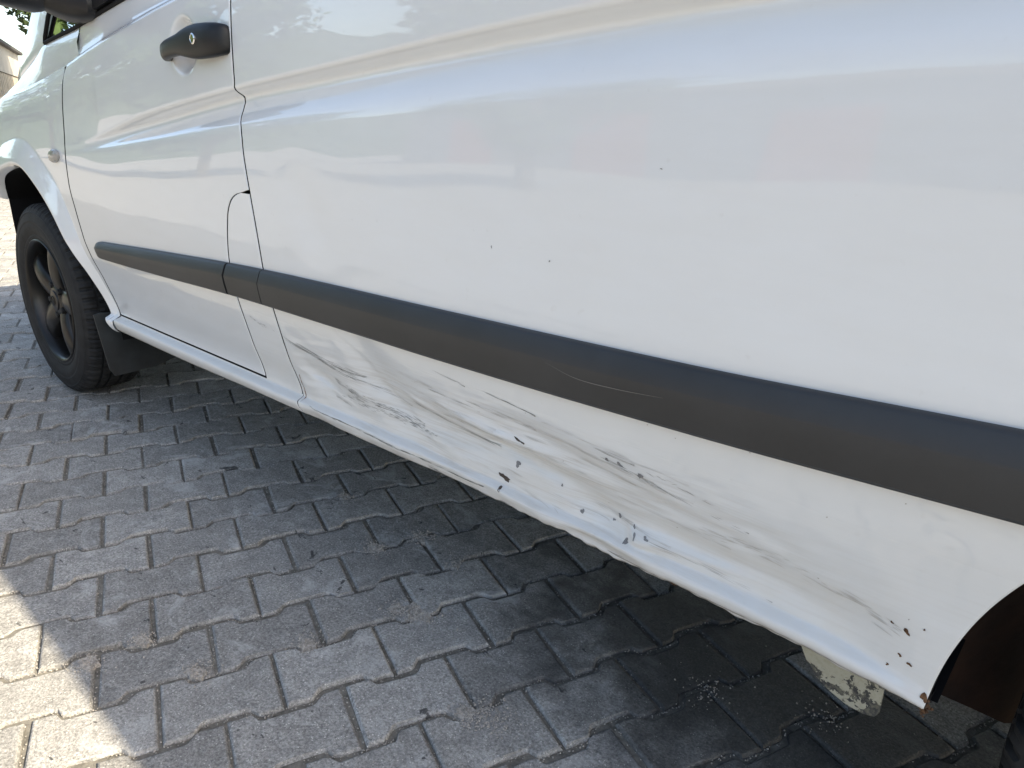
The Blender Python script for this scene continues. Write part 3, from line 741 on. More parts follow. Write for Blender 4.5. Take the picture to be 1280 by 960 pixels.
# upper flank behind the door, with its far twin, roof and tail
xs = np.linspace(1.41, 4.25, 40)
def upper(xs, side_far=False):
    cs = []
    for f_ in (0, 0.15, 0.35, 0.6, 0.85, 0.95, 1.0):
        z0 = z_win(xs) + 0.002; zz = z0 + (1.86 - z0) * f_
        y = 0.020 + 0.13 * f_ ** 1.3 + (0.05 * max(0, f_ - 0.85) / 0.15)
        cs.append(np.stack([xs, np.full_like(xs, y) if not side_far else np.full_like(xs, BW - y), zz], 1))
    return cs
loft('upper_side', upper(xs), M['paint'], van, True)
q = ARC[0]
xs2 = np.linspace(q + 0.001, 4.25, 60); zz2 = np.linspace(0, 1, 50)
def rear_low(xx): return np.where(xx < ARC[0] + ARC[2], ARC[1] + np.sqrt(np.maximum(ARC[2] ** 2 - (xx - ARC[0]) ** 2, 0)), 0.34) 
Xr = np.repeat(xs2[:, None], 50, 1); Zr = np.maximum(rear_low(xs2), 0.34)[:, None] * (1 - zz2) + z_win(xs2)[:, None] * zz2
mesh('rear_quarter', np.stack([Xr, S(Xr, Zr, False), Zr], -1).reshape(-1, 3), grid_faces(60, 50), M['paint'], van)
# far side, plain, lowered to keep light from under the van
xs3 = np.linspace(-0.70, 4.25, 30)
mesh('far_side', np.concatenate([np.stack([xs3, BW - S(xs3, zq + 0 * xs3, False), zq + 0 * xs3], 1) for zq in (0.30, 0.6, 0.85, 1.0, 1.10)]), grid_faces(5, 30), M['paint'], van)
xs4 = np.linspace(1.41, 4.25, 20); loft('far_upper_side', upper(xs4, True), M['paint'], van)
# roof
yr = np.linspace(0, 1, 14); roof = []
for xq, zc_ in ((0.62, 1.80), (0.75, 1.865), (1.0, 1.90), (1.6, 1.915), (2.6, 1.915), (3.7, 1.905), (4.15, 1.88), (4.27, 1.84)):
    ys = 0.175 + (BW - 0.35) * yr; roof.append(np.stack([np.full(14, xq), ys, zc_ - 0.05 * (2 * np.abs(yr - 0.5)) ** 2.5], 1))
loft('roof', roof, M['paint'], van)
tl = []
for zq, xq in ((0.36, 4.30), (0.6, 4.33), (1.1, 4.32), (1.45, 4.29), (1.84, 4.255)):
    inset = 0.0 if zq < 1.15 else 0.165 * (zq - 1.15) / 0.7
    tl.append(np.stack([np.full(14, xq) - 0.05 * (2 * np.abs(yr - 0.5)) ** 4, -0.02 + inset + (BW + 0.04 - 2 * inset) * yr, np.full(14, zq)], 1))
loft('tail_door', tl, M['paint'], van, True)
# bonnet and nose
bn = []
for xq in np.linspace(-0.80, -0.28, 12):
    yy0 = float(S(xq, float(z_c0(xq)))); ys = yy0 + (BW - 2 * yy0) * yr
    bn.append(np.stack([np.full(14, xq) - 0.0, ys, float(z_c0(xq)) + 0.055 * (1 - (2 * np.abs(yr - 0.5)) ** 2.2)], 1))
loft('bonnet', bn, M['paint'], van)
ns_ = []
for zq, dx in ((0.25, 0.02), (0.45, -0.05), (0.65, -0.06), (0.85, -0.03), (0.955, 0.0)):
    yy0 = float(S(-0.80, zq)); ys = yy0 + (BW - 2 * yy0) * yr
    ns_.append(np.stack([-0.80 + dx - 0.14 * (1 - (2 * np.abs(yr - 0.5)) ** 3), ys, np.full(14, zq)], 1))
loft('nose', ns_, M['paint'], van)
# cowl between the wing crease, windscreen base and door: also the foot of the pillar
pl_ = np.array([(-0.44, 0.12, 0.985), (-0.36, 0.095, 1.035), (-0.255, 0.100, 1.115), (-0.075, 0.105, 1.254), (0.12, 0.125, 1.42), (0.40, 0.155, 1.64), (0.62, 0.175, 1.80)])
pr_ = np.array([(0.16, 0.03, 1.10), (0.185, 0.020, 1.150), (0.192, 0.022, 1.172), (0.225, 0.030, 1.225), (0.36, 0.060, 1.39), (0.62, 0.105, 1.62), (0.86, 0.150, 1.80)])
pm_ = pl_ * 0.5 + pr_ * 0.5 + np.array([-0.02, -0.028, 0.0]); p1 = pl_ * 0.82 + pr_ * 0.18 + np.array([-0.01, -0.022, 0]); p2 = pl_ * 0.2 + pr_ * 0.8 + np.array([-0.01, -0.012, 0])
loft('front_pillar', [resample(c_, 24) for c_ in (pl_, p1, pm_, p2, pr_)], M['paint'], van, True, angle=80)
xs5 = np.linspace(-0.36, 0.50, 30)
lowc = np.stack([xs5, S(xs5, z_c0(xs5), False) + 0.0, z_c0(xs5)], 1)
midc = np.stack([xs5, S(xs5, z_c0(xs5) + 0.018, False), z_c0(xs5) + 0.018], 1)
topz = np.interp(xs5, [-0.36, 0.185, 0.50], [1.035, 1.150, 1.183]); topy = np.interp(xs5, [-0.36, -0.1, 0.185, 0.50], [0.095, 0.045, 0.020, 0.020])
mz = 0.5 * (z_c0(xs5) + 0.018) + 0.5 * topz; my = 0.5 * (S(xs5, z_c0(xs5) + 0.018, False) + topy) - 0.006
loft('cowl_side', [lowc, midc, np.stack([xs5, my, mz], 1), np.stack([xs5, topy, np.maximum(topz, z_c0(xs5) + 0.019)], 1)], M['paint'], van, True)
# far pillar and glass
fp = pl_.copy(); fp[:, 1] = BW - fp[:, 1]; fq = pr_.copy(); fq[:, 1] = BW - fq[:, 1]
loft('far_pillar', [resample(fp, 12), resample(fq, 12)], M['paint'], van)
ws = []
for a, b_ in zip(resample(pl_, 12), resample(fp, 12)):
    ys = np.linspace(0, 1, 14)[:, None]; c_ = a * (1 - ys) + b_ * ys; c_[:, 0] -= 0.10 * (1 - (2 * np.abs(ys[:, 0] - 0.5)) ** 2); ws.append(c_)
loft('windscreen', ws, M['glass'], van)
# front side window with its seal
wb = np.array([(0.185, 1.150), (0.30, 1.163), (0.456, 1.178), (0.828, 1.227), (1.405, 1.283)])
xw = np.linspace(0.20, 1.40, 40); zw = np.interp(xw, wb[:, 0], wb[:, 1])
tz = np.minimum(1.80, np.interp(xw, pr_[:, 0], pr_[:, 2]))
win = []
for f_ in np.linspace(0, 1, 10):
    zz = zw + (tz - zw) * f_; win.append(np.stack([xw, 0.024 + 0.125 * ((zz - 1.15) / 0.65), zz], 1))
loft('side_window', win, M['glass'], door, True)
sl = MB(); xq = np.linspace(0.205, 1.40, 60); zq = np.interp(xq, wb[:, 0], wb[:, 1])
sl.tube(np.stack([xq, 0.019 + 0 * xq, zq + 0.004], 1), 0.0055, 8)
sl.tube(np.array([(0.202, 0.021, 1.158), (0.207, 0.022, 1.172), (0.236, 0.030, 1.225), (0.372, 0.060, 1.39), (0.632, 0.105, 1.62)]), 0.006, 8)
sl.build('window_seal', M['seal_shade'], door)
fw = []
for f_ in (0, 1):
    zz = zw + (tz - zw) * f_; fw.append(np.stack([xw, BW - (0.024 + 0.125 * ((zz - 1.15) / 0.65)), zz], 1))
loft('far_window', fw, M['glass'], van)
bh = MB(); bh.box((1.5, BW / 2, 1.1), (0.02, BW - 0.16, 1.45)); bh.build('bulkhead', M['seal_shade'], van, smooth=False)
dm = MB(); dm.box((0.02, BW / 2, 1.06), (0.42, BW - 0.36, 0.10)); dm.build('dashboard', M['seal_shade'], van, smooth=False)

# ---- exterior mirror
mr = MB()
def ring(c, rx, rz, ang=0, n=24, e=3.0, axis='y'):
    out = []
    for k in range(n):
        a = 2 * PI * k / n; cc_, ss_ = math.cos(a), math.sin(a)
        px_ = rx * math.copysign(abs(cc_) ** (2 / e), cc_); pz_ = rz * math.copysign(abs(ss_) ** (2 / e), ss_)
        out.append((c[0] + px_, c[1], c[2] + pz_))
    return out
head = [((0.50, -0.060, 1.300), 0.030, 0.06), ((0.50, -0.066, 1.310), 0.062, 0.098), ((0.50, -0.085, 1.328), 0.078, 0.120), ((0.495, -0.15, 1.342), 0.082, 0.124), ((0.485, -0.24, 1.352), 0.078, 0.120), ((0.475, -0.285, 1.358), 0.066, 0.105), ((0.47, -0.300, 1.36), 0.03, 0.06)]
V = np.array([ring(*q_) for q_ in head]).reshape(-1, 3)
F = [(i * 24 + k, i * 24 + (k + 1) % 24, (i + 1) * 24 + (k + 1) % 24, (i + 1) * 24 + k) for i in range(len(head) - 1) for k in range(24)] + [tuple(range(23, -1, -1)), tuple(6 * 24 + k for k in range(24))]
mirror = mesh('mirror_housing', V, F, M['black_plastic'], van, angle=50)
ft = MB()
foot = [((0.545, 0.016, 1.232), 0.105, 0.042), ((0.545, -0.004, 1.232), 0.100, 0.040), ((0.535, -0.030, 1.236), 0.070, 0.036), ((0.520, -0.060, 1.250), 0.050, 0.036), ((0.505, -0.085, 1.262), 0.046, 0.040)]
V = np.array([ring(*q_) for q_ in foot]).reshape(-1, 3)
ft.add(V, [(i * 24 + k, i * 24 + (k + 1) % 24, (i + 1) * 24 + (k + 1) % 24, (i + 1) * 24 + k) for i in range(len(foot) - 1) for k in range(24)])
ft.box((0.66, 0.018, 1.243), (0.20, 0.022, 0.05), np.array([[0.99, 0, -0.13], [0, 1, 0], [0.13, 0, 0.99]]))
ft.build('mirror_foot', M['black_plastic'], van)

# ---- wheels
def tyre_mesh():
    R0, Wd = 0.335, 0.205
    prof = [(0.212, 0.018), (0.216, 0.006), (0.226, 0.0025), (0.232, 0.0040), (0.236, 0.0020), (0.250, -0.0025), (0.266, -0.0045), (0.270, -0.0030), (0.2735, -0.0030), (0.2775, -0.0045), (0.292, -0.0015), (0.303, 0.003),
            (0.306, 0.0015), (0.309, 0.0045), (0.316, 0.0075), (0.3215, 0.0105), (0.3255, 0.0145), (0.3290, 0.0200)]
    tread = [0.0260, 0.0330, 0.0400, 0.0455, 0.0460, 0.0540, 0.0545, 0.066, 0.0770, 0.0775, 0.0860, 0.0865, 0.1025]
    half = [(r, y, 0) for r, y in prof] + [(R0 - 0.0025 * (1 - min(1, (y - 0.02) / 0.03)), y, 1) for y in tread]
    full = half + [(r, Wd - y, k) for r, y, k in reversed(half[:-1])]
    NA = 420; V = np.zeros((len(full), NA, 3))
    th_ = np.arange(NA) / NA * 2 * PI
    for i, (r, y, k) in enumerate(full):
        rr = np.full(NA, r)
        yy = min(y, Wd - y)
        blk = (np.arange(NA) + (3 if y > Wd / 2 else 0)) % 7
        if k or r > 0.3140:
            groove = (0.0455 < yy < 0.0542) or (0.0772 < yy < 0.0862)
            dp = 0.0075 if groove else 0.0
            lat = np.where(blk < 2, 0.0065, np.where(blk == 4, 0.0022, 0.0))
            if yy > 0.0545: lat = np.where(((blk + 2) % 7) < 1, 0.005, np.where(blk == 4, 0.002, 0.0))
            if r <= 0.3240 and not k: lat = lat * 0.55
            rr = rr - np.maximum(dp, lat)
        V[i] = np.stack([rr * np.cos(th_), np.full(NA, y), rr * np.sin(th_)], 1)
    F = []
    n = len(full)
    for i in range(n - 1):
        a = i * NA + np.arange(NA); b_ = i * NA + (np.arange(NA) + 1) % NA
        F += np.stack([a, b_, b_ + NA, a + NA], 1).tolist()
    return V.reshape(-1, 3), F
TV, TF = tyre_mesh()

def rim_parts():
    lip = MB(); n = 120; th_ = np.arange(n) / n * 2 * PI
    prof = [(0.214, 0.012), (0.216, 0.004), (0.2125, 0.0015), (0.208, 0.004), (0.2035, 0.012), (0.1985, 0.030), (0.194, 0.070), (0.190, 0.16), (0.120, 0.165)]
    V = np.concatenate([np.stack([r * np.cos(th_), np.full(n, y), r * np.sin(th_)], 1) for r, y in prof])
    lip.add(V, [(i * n + k, i * n + (k + 1) % n, (i + 1) * n + (k + 1) % n, (i + 1) * n + k) for i in range(len(prof) - 1) for k in range(n)])
    spokes = []
    for s_ in range(5):
        a0 = 2 * PI * s_ / 5 + PI / 2 + 0.12
        sp = MB(); rr = np.linspace(0.030, 0.203, 22); rows = []
        for r in rr:
            f_ = (r - 0.03) / 0.173
            w = 0.041 + 0.003 * f_ + 0.050 * max(0, f_ - 0.62) ** 1.6 + 0.004 * max(0, 0.25 - f_) / 0.25
            dep = 0.030 - 0.014 * math.sin(PI * min(1, f_ * 0.9)) - 0.004 * f_
            row = []
            for q_, dz_ in ((-1.0, 0.055), (-1.0, 0.018), (-0.93, 0.012), (-0.6, 0.006), (-0.25, 0.0015), (0.0, 0.0), (0.25, 0.0015), (0.6, 0.006), (0.93, 0.012), (1.0, 0.018), (1.0, 0.055)):
                c0 = r; t0 = q_ * w
                row.append((c0 * math.cos(a0) - t0 * math.sin(a0), dep + dz_, c0 * math.sin(a0) + t0 * math.cos(a0)))
            rows.append(row)
        V = np.array(rows).reshape(-1, 3); sp.add(V, grid_faces(22, 11, True)); spokes.append(sp)
    hub = MB(); prof = [(0.058, 0.05), (0.056, 0.030), (0.048, 0.024), (0.036, 0.023), (0.034, 0.019), (0.020, 0.0165), (0.002, 0.016)]
    n = 48; th_ = np.arange(n) / n * 2 * PI
    hub.add(np.concatenate([np.stack([r * np.cos(th_), np.full(n, y), r * np.sin(th_)], 1) for r, y in prof]),
            [(i * n + k, i * n + (k + 1) % n, (i + 1) * n + (k + 1) % n, (i + 1) * n + k) for i in range(len(prof) - 1) for k in range(n)])
    blist = []
    for s_ in range(5):
        bolts = MB(); blist.append(bolts)
        a0 = 2 * PI * (s_ + 0.5) / 5 + PI / 2 + 0.12; c_ = (0.056 * math.cos(a0), 0, 0.056 * math.sin(a0))
        n2 = 14; t2 = np.arange(n2) / n2 * 2 * PI
        bolts.add(np.concatenate([np.stack([c_[0] + r * np.cos(t2), np.full(n2, y), c_[2] + r * np.sin(t2)], 1) for r, y in ((0.0105, 0.034), (0.0105, 0.0215), (0.008, 0.0200), (0.0005, 0.0205))]),
                  [(i * n2 + k, i * n2 + (k + 1) % n2, (i + 1) * n2 + (k + 1) % n2, (i + 1) * n2 + k) for i in range(3) for k in range(n2)])
    em = MB()   # ring with three points on the centre cap
    t2 = np.linspace(0, 2 * PI, 37); em.tube(np.stack([0.0165 * np.cos(t2), np.full(37, 0.0150), 0.0165 * np.sin(t2)], 1), 0.0011, 6, False)
    for s_ in range(3):
        a0 = PI / 2 + 2 * PI * s_ / 3; px_, pz_ = math.cos(a0), math.sin(a0)
        em.add([(0.0162 * px_, 0.0140, 0.0162 * pz_), (-0.0028 * pz_, 0.0150, 0.0028 * px_), (0, 0.0130, 0), (0.0028 * pz_, 0.0150, -0.0028 * px_)], [(0, 1, 2), (0, 2, 3)])
    disc = MB(); n = 48; th_ = np.arange(n) / n * 2 * PI
    disc.add(np.concatenate([np.stack([r * np.cos(th_), np.full(n, 0.085), r * np.sin(th_)], 1) for r in (0.192, 0.01)]), [(k, (k + 1) % n, n + (k + 1) % n, n + k) for k in range(n)])
    return lip, spokes, hub, blist, em, disc

def wheel(loc, steer, spin):
    o = bpy.data.objects.new('wheel', None); COL.objects.link(o); o.parent = van; o.location = loc
    o.rotation_euler = (0, 0, steer)
    def add(nm, V, F, mat, ang=40):
        q_ = mesh(nm, V, F, mat, o, angle=ang, world=False); q_.rotation_euler = (0, spin, 0); return q_
    add('tyre', TV, TF, M['rubber'], 28)
    lip, spokes, hub, bolts, em, disc = rim_parts()
    add('rim', np.concatenate(lip.V), lip.F, M['rim'])
    for sp in spokes: add('spoke', np.concatenate(sp.V), sp.F, M['rim'], 45)
    add('hub', np.concatenate(hub.V), hub.F, M['rim'])
    for bo_ in bolts: add('wheel_bolt', np.concatenate(bo_.V), bo_.F, M['hub_dark'])
    add('cap_emblem', np.concatenate(em.V), em.F, M['rim'])
    add('brake_disc', np.concatenate(disc.V), disc.F, M['hub_dark'])
    return o
wheel((-0.035, -0.038, 0.3335), math.radians(0.5), 0.35)
wheel((3.192, 0.004, 0.3335), 0.0, 1.0)

# ---- mud flap behind the front wheel
mf = MB()
fp_ = [(-0.050, 0.378), (-0.030, 0.382), (0.16, 0.36), (0.18, 0.20), (0.10, 0.182), (-0.022, 0.178), (-0.034, 0.20)]
nF = len(fp_)
V = [(0.435 + 0.018 * (0.38 - z) / 0.2, y, z) for y, z in fp_] + [(0.442 + 0.018 * (0.38 - z) / 0.2, y, z) for y, z in fp_]
mf.add(V, [tuple(range(nF)), tuple(range(2 * nF - 1, nF - 1, -1))] + [(k, nF + k, nF + (k + 1) % nF, (k + 1) % nF) for k in range(nF)])
mf.build('mud_flap', M['flap'], van, smooth=False)
# ---- jacking bracket with flaking paint under the sill
bk = MB()
bo = [(2.626, 0.345), (2.637, 0.322), (2.651, 0.305), (2.670, 0.2925), (2.693, 0.284), (2.714, 0.2825), (2.727, 0.287), (2.7315, 0.297), (2.731, 0.345)]
nB = len(bo); V = [(x, 0.045 + (z - 0.28) * -0.10, z) for x, z in bo] + [(x, 0.050 + (z - 0.28) * -0.10, z) for x, z in bo]
bk.add(V, [tuple(range(nB - 1, -1, -1)), tuple(range(nB, 2 * nB))] + [(k, (k + 1) % nB, nB + (k + 1) % nB, nB + k) for k in range(nB)])
bk.build('jacking_bracket', M['flake'], van, smooth=False)
# ---- rusty front wall of the rear wheel arch and its dark liner
ra = MB(); rows = []
for th_ in np.linspace(math.radians(96), math.radians(158), 26):
    rows.append([(ARC[0] + (ARC[2] + 0.012) * math.cos(th_) - 0.004, yy, ARC[1] + (ARC[2] + 0.012) * math.sin(th_)) for yy in np.linspace(0.0, 0.42, 8)])
ra.add(np.array(rows).reshape(-1, 3), grid_faces(26, 8)); ra.build('rear_arch_liner', M['underbody'], van)
rw = MB(); rows = []
for xx_, yy, zb_ in ((2.764, 0.03, 0.362), (2.768, 0.065, 0.345), (2.773, 0.10, 0.320), (2.81, 0.15, 0.285), (2.847, 0.20, 0.249), (2.87, 0.26, 0.225)):
    rows.append([(xx_ + (max(xx_, 2.79) + 0.03 - xx_) * (k / 7) ** 1.5, yy + 0.004 * k, zb_ + (0.60 - zb_) * k / 7) for k in range(8)])
rw.add(np.array(rows).reshape(-1, 3), grid_faces(6, 8)); rw.build('rusty_arch_wall', M['rust_dark'], van)

# ------------------------------------------------------------------ scars on the flank
rnd = np.random.RandomState(21)
def off_skin(x, z, d=0.0005):
    x = np.asarray(x, float); z = np.asarray(z, float)
    return np.stack([x, S(x, z) - d, z], -1)
def scratch(pts, width=0.0012, n=40, spread=0.0, gap=0.35, mat='scratch', parent=side, name='scratch_mark', d=0.0005, seg=0.02):
    """broken line of short thin slivers along a path on the skin"""
    f_ = resample(np.array(pts), 60); L = np.r_[0, np.cumsum(np.linalg.norm(np.diff(f_, axis=0), axis=1))]
    b_ = MB(); XA, ZA, ZB = [], [], []
    for _ in range(n):
        s0 = rnd.uniform(0, L[-1]); ln = rnd.uniform(0.3, 1.0) * seg; w = width * rnd.uniform(0.35, 1.0); o = rnd.normal(0, spread)
        ss = np.clip(np.linspace(s0, s0 + ln, 5), 0, L[-1])
        x = np.interp(ss, L, f_[:, 0]); z = np.interp(ss, L, f_[:, 1]) + o + np.linspace(0, rnd.normal(0, 0.0012), 5)
        prof_ = np.array([0.05, 0.8, 1.0, 0.7, 0.05]) * w / 2
        XA.append(x); ZA.append(z + prof_); ZB.append(z - prof_)
    a = off_skin(np.array(XA), np.array(ZA), d); c_ = off_skin(np.array(XA), np.array(ZB), d)
    for p_, q_ in zip(a, c_): b_.add(np.concatenate([p_, q_]), [(k, k + 1, 5 + k + 1, 5 + k) for k in range(4)])
    return tag(b_.build(name, M[mat], parent, smooth=False), kind='stuff')
A_ = [(1.500, 0.537), (1.547, 0.527), (1.648, 0.513), (1.775, 0.508)]
scratch(A_, 0.0007, 44, 0.0020, seg=0.07); scratch([(1.54, 0.531), (1.60, 0.524), (1.70, 0.514), (1.78, 0.512)], 0.0006, 34, 0.0022, seg=0.05)
scratch([(1.60, 0.520), (1.70, 0.503), (1.80, 0.497), (1.90, 0.483)], 0.0006, 36, 0.002, seg=0.05)
scratch([(1.375, 0.558), (1.42, 0.547), (1.48, 0.540)], 0.0008, 20, 0.0016, parent=pillar)
scratch([(1.672, 0.478), (1.769, 0.463), (1.843, 0.458), (1.934, 0.452)], 0.0009, 90, 0.0040, seg=0.030)
scratch([(1.685, 0.452), (1.805, 0.450), (1.90, 0.446), (1.97, 0.444)], 0.0008, 80, 0.0035, seg=0.022)
scratch([(1.66, 0.440), (1.72, 0.432)], 0.0010, 8, 0.001, seg=0.03)
scratch([(1.90, 0.500), (2.019, 0.482), (2.123, 0.472)], 0.0008, 30, 0.0010, seg=0.06)
scratch([(1.98, 0.583), (2.015, 0.579), (2.069, 0.572)], 0.0007, 10, 0.0003, seg=0.05); scratch([(2.09, 0.577), (2.143, 0.572), (2.219, 0.565)], 0.0009, 20, 0.0003, seg=0.05)
scratch([(2.33, 0.538), (2.41, 0.527), (2.50, 0.512), (2.56, 0.505)], 0.0006, 30, 0.0012, seg=0.03)
scratch([(2.38, 0.545), (2.46, 0.535), (2.52, 0.528)], 0.0006, 14, 0.001, mat='rubmark')
scratch([(2.49, 0.480), (2.583, 0.484), (2.672, 0.475), (2.744, 0.462)], 0.0010, 60, 0.0040, mat='smear', seg=0.03, name='smear_mark')
for _ in range(22):        # faint long rub lines over the dented zone
    x0 = rnd.uniform(1.8, 2.4); z0 = rnd.uniform(0.43, 0.56); ln = rnd.uniform(0.08, 0.3); sl_ = -0.07 + rnd.normal(0, 0.02)
    scratch([(x0, z0), (x0 + ln / 2, z0 + sl_ * ln / 2), (x0 + ln, z0 + sl_ * ln)], 0.0006, 16, 0.0014, mat='smear' if rnd.rand() < 0.75 else 'rubmark', seg=0.05, name='rub_line')
# cracked seam along the sill edge
scratch([(1.575, 0.397), (1.706, 0.398), (1.822, 0.398), (2.024, 0.396), (2.10, 0.398)], 0.0012, 90, 0.0005, seg=0.04, name='cracked_seam')
scratch([(1.95, 0.384), (2.1, 0.383), (2.25, 0.382), (2.32, 0.380)], 0.0009, 60, 0.0018, seg=0.03, name='cracked_seam')
scratch([(2.22, 0.374), (2.36, 0.372), (2.50, 0.374)], 0.0014, 50, 0.002, seg=0.02, name='cracked_seam')
scratch([(2.35, 0.386), (2.5, 0.388), (2.65, 0.389), (2.78, 0.378)], 0.0010, 120, 0.0004, mat='rubmark', seg=0.04, name='sill_crease_line')

def chip(x, z, w, hgt, mat, seed, name='paint_chip', rot=0.0):
    r_ = np.random.RandomState(seed); n = 18; a = (np.arange(n) + r_.uniform(-0.4, 0.4, n)) / n * 2 * PI; k = np.clip(0.72 + 0.22 * np.sin(a * 2 + r_.rand() * 6) + 0.16 * np.sin(a * 3 + r_.rand() * 6) + r_.normal(0, 0.08, n), 0.25, 1.05)
    px_ = w / 2 * k * np.cos(a); pz_ = hgt / 2 * k * np.sin(a)
    xx = x + px_ * math.cos(rot) - pz_ * math.sin(rot); zz = z + px_ * math.sin(rot) + pz_ * math.cos(rot)
    V = np.concatenate([off_skin(np.r_[xx, x], np.r_[zz, z], 0.0006)])
    return mesh(name, V, [(k_, (k_ + 1) % n, n) for k_ in range(n)], M[mat], side, smooth=False)
for i, (x, z, w, hg, mt_, ro) in enumerate([
    (2.136, 0.424, 0.030, 0.014, 'chip_brown', -0.35), (2.163, 0.457, 0.015, 0.013, 'primer', -0.3), (2.179, 0.509, 0.026, 0.006, 'chip_brown', -0.25), (2.347, 0.536, 0.010, 0.006, 'primer', 0), (2.368, 0.536, 0.014, 0.007, 'primer', -.2),
    (2.402, 0.530, 0.012, 0.010, 'primer', -.3), (2.295, 0.424, 0.007, 0.011, 'primer', .5), (2.359, 0.441, 0.009, 0.009, 'primer', .6), (2.349, 0.430, 0.006, 0.006, 'primer', .2), (2.381, 0.414, 0.015, 0.008, 'primer', .7),
    (2.394, 0.427, 0.006, 0.011, 'primer', .3), (2.413, 0.431, 0.011, 0.006, 'primer', -.1), (2.135, 0.407, 0.012, 0.007, 'chip_brown', -.4), (2.253, 0.452, 0.006, 0.005, 'primer', .3), (2.388, 0.437, 0.005, 0.007, 'primer', .2),
    (2.781, 0.397, 0.008, 0.016, 'rust_mid', 0), (2.749, 0.463, 0.011, 0.007, 'rust_mid', -.6), (2.748, 0.431, 0.006, 0.005, 'rust_mid', 0), (2.759, 0.426, 0.007, 0.005, 'rust_mid', -.4), (2.738, 0.412, 0.005, 0.004, 'rust_mid', 0), (2.733, 0.466, 0.005, 0.004, 'rust_mid', 0), (2.765, 0.475, 0.004, 0.003, 'rust_mid', 0),
    (2.13, 0.805, 0.003, 0.005, 'primer', 0), (2.24, 0.80, 0.003, 0.004, 'primer', 0), (2.40, 0.93, 0.006, 0.0012, 'scratch', -.2)]):
    chip(x, z, w, hg, mt_, 300 + i, rot=ro)
for i, (x, z) in enumerate([(rnd.uniform(1.9, 2.8), rnd.uniform(0.45, 0.62)) for _ in range(12)]): chip(x, z, 0.0020, 0.0020, 'rubmark', 500 + i, 'stone_chip')
# rust run at the seam between sill halves and at the rear tip of the sill
scratch([(1.533, 0.452), (1.543, 0.424), (1.549, 0.402)], 0.0050, 70, 0.0025, mat='rust', seg=0.010, name='rust_run')
scratch([(1.50, 0.53), (1.515, 0.47), (1.533, 0.42)], 0.0022, 46, 0.001, mat='rubmark', seg=0.012, name='rust_run')
scratch([(2.30, 0.3675), (2.45, 0.3670), (2.60, 0.3675), (2.78, 0.3680)], 0.0036, 110, 0.0010, mat='rust_mid', seg=0.014, name='rust_edge')
rt = MB()
for k in range(34):
    q_ = np.array([2.781, -0.002, 0.373]) + rnd.normal(0, [0.0025, 0.004, 0.005]); v = OCT * rnd.uniform(0.0012, 0.0032); rt.add(v + q_, OF)
tag(rt.build('rust_blister', M['rust_mid'], side, smooth=False), kind='stuff')
# pale scratch on the rub strip
def strip_pt(x, z):
    f_ = (z_trt(x) - z) / (z_trt(x) - z_trb(x)); pr2 = np.interp(f_, [0, 0.025, 0.06, 0.33, 0.38, 0.60, 0.92, 0.975, 1.0], [0.006, 0.0100, 0.0122, 0.0205, 0.0212, 0.0203, 0.0180, 0.0140, 0.005])
    return np.stack([x, S(x, z, False) - pr2 - 0.0006, z], -1)
sc2 = resample(np.array([(2.258, 0.665), (2.311, 0.655), (2.375, 0.657), (2.446, 0.664)]), 40)
wv = 0.0006 * np.sin(np.linspace(0.1, 3.0, 40))
V = np.concatenate([strip_pt(sc2[:, 0], sc2[:, 1] + wv), strip_pt(sc2[:, 0], sc2[:, 1] - wv)])
mesh('scratch_mark', V, [(k, k + 1, 41 + k, 40 + k) for k in range(39)], M['trim_scratch'], rs, smooth=False)

# ------------------------------------------------------------------ trees and buildings round the yard
def leaf_mat(name, col):
    mt, t, b = new_mat(name); h = N(t)
    c = h.mix(h.ramp(h.noise(h.pos(), 1.6, 4, 0.6), [(0.3, 0.0), (0.7, 1.0)]), tuple(q * 0.6 for q in col), tuple(q * 1.35 for q in col))
    h.l(c, b.inputs['Base Color']); b.inputs['Roughness'].default_value = 0.6; b.inputs['Specular IOR Level'].default_value = 0.3
    return mt
M['bark'] = simple('bark', (0.09, 0.07, 0.05), 0.9, var=0.4, vscale=6, bump=0.6, bscale=25)
M['leaf'] = leaf_mat('leaf_dark', (0.030, 0.048, 0.016)); M['leaf2'] = leaf_mat('leaf_mid', (0.06, 0.10, 0.03))

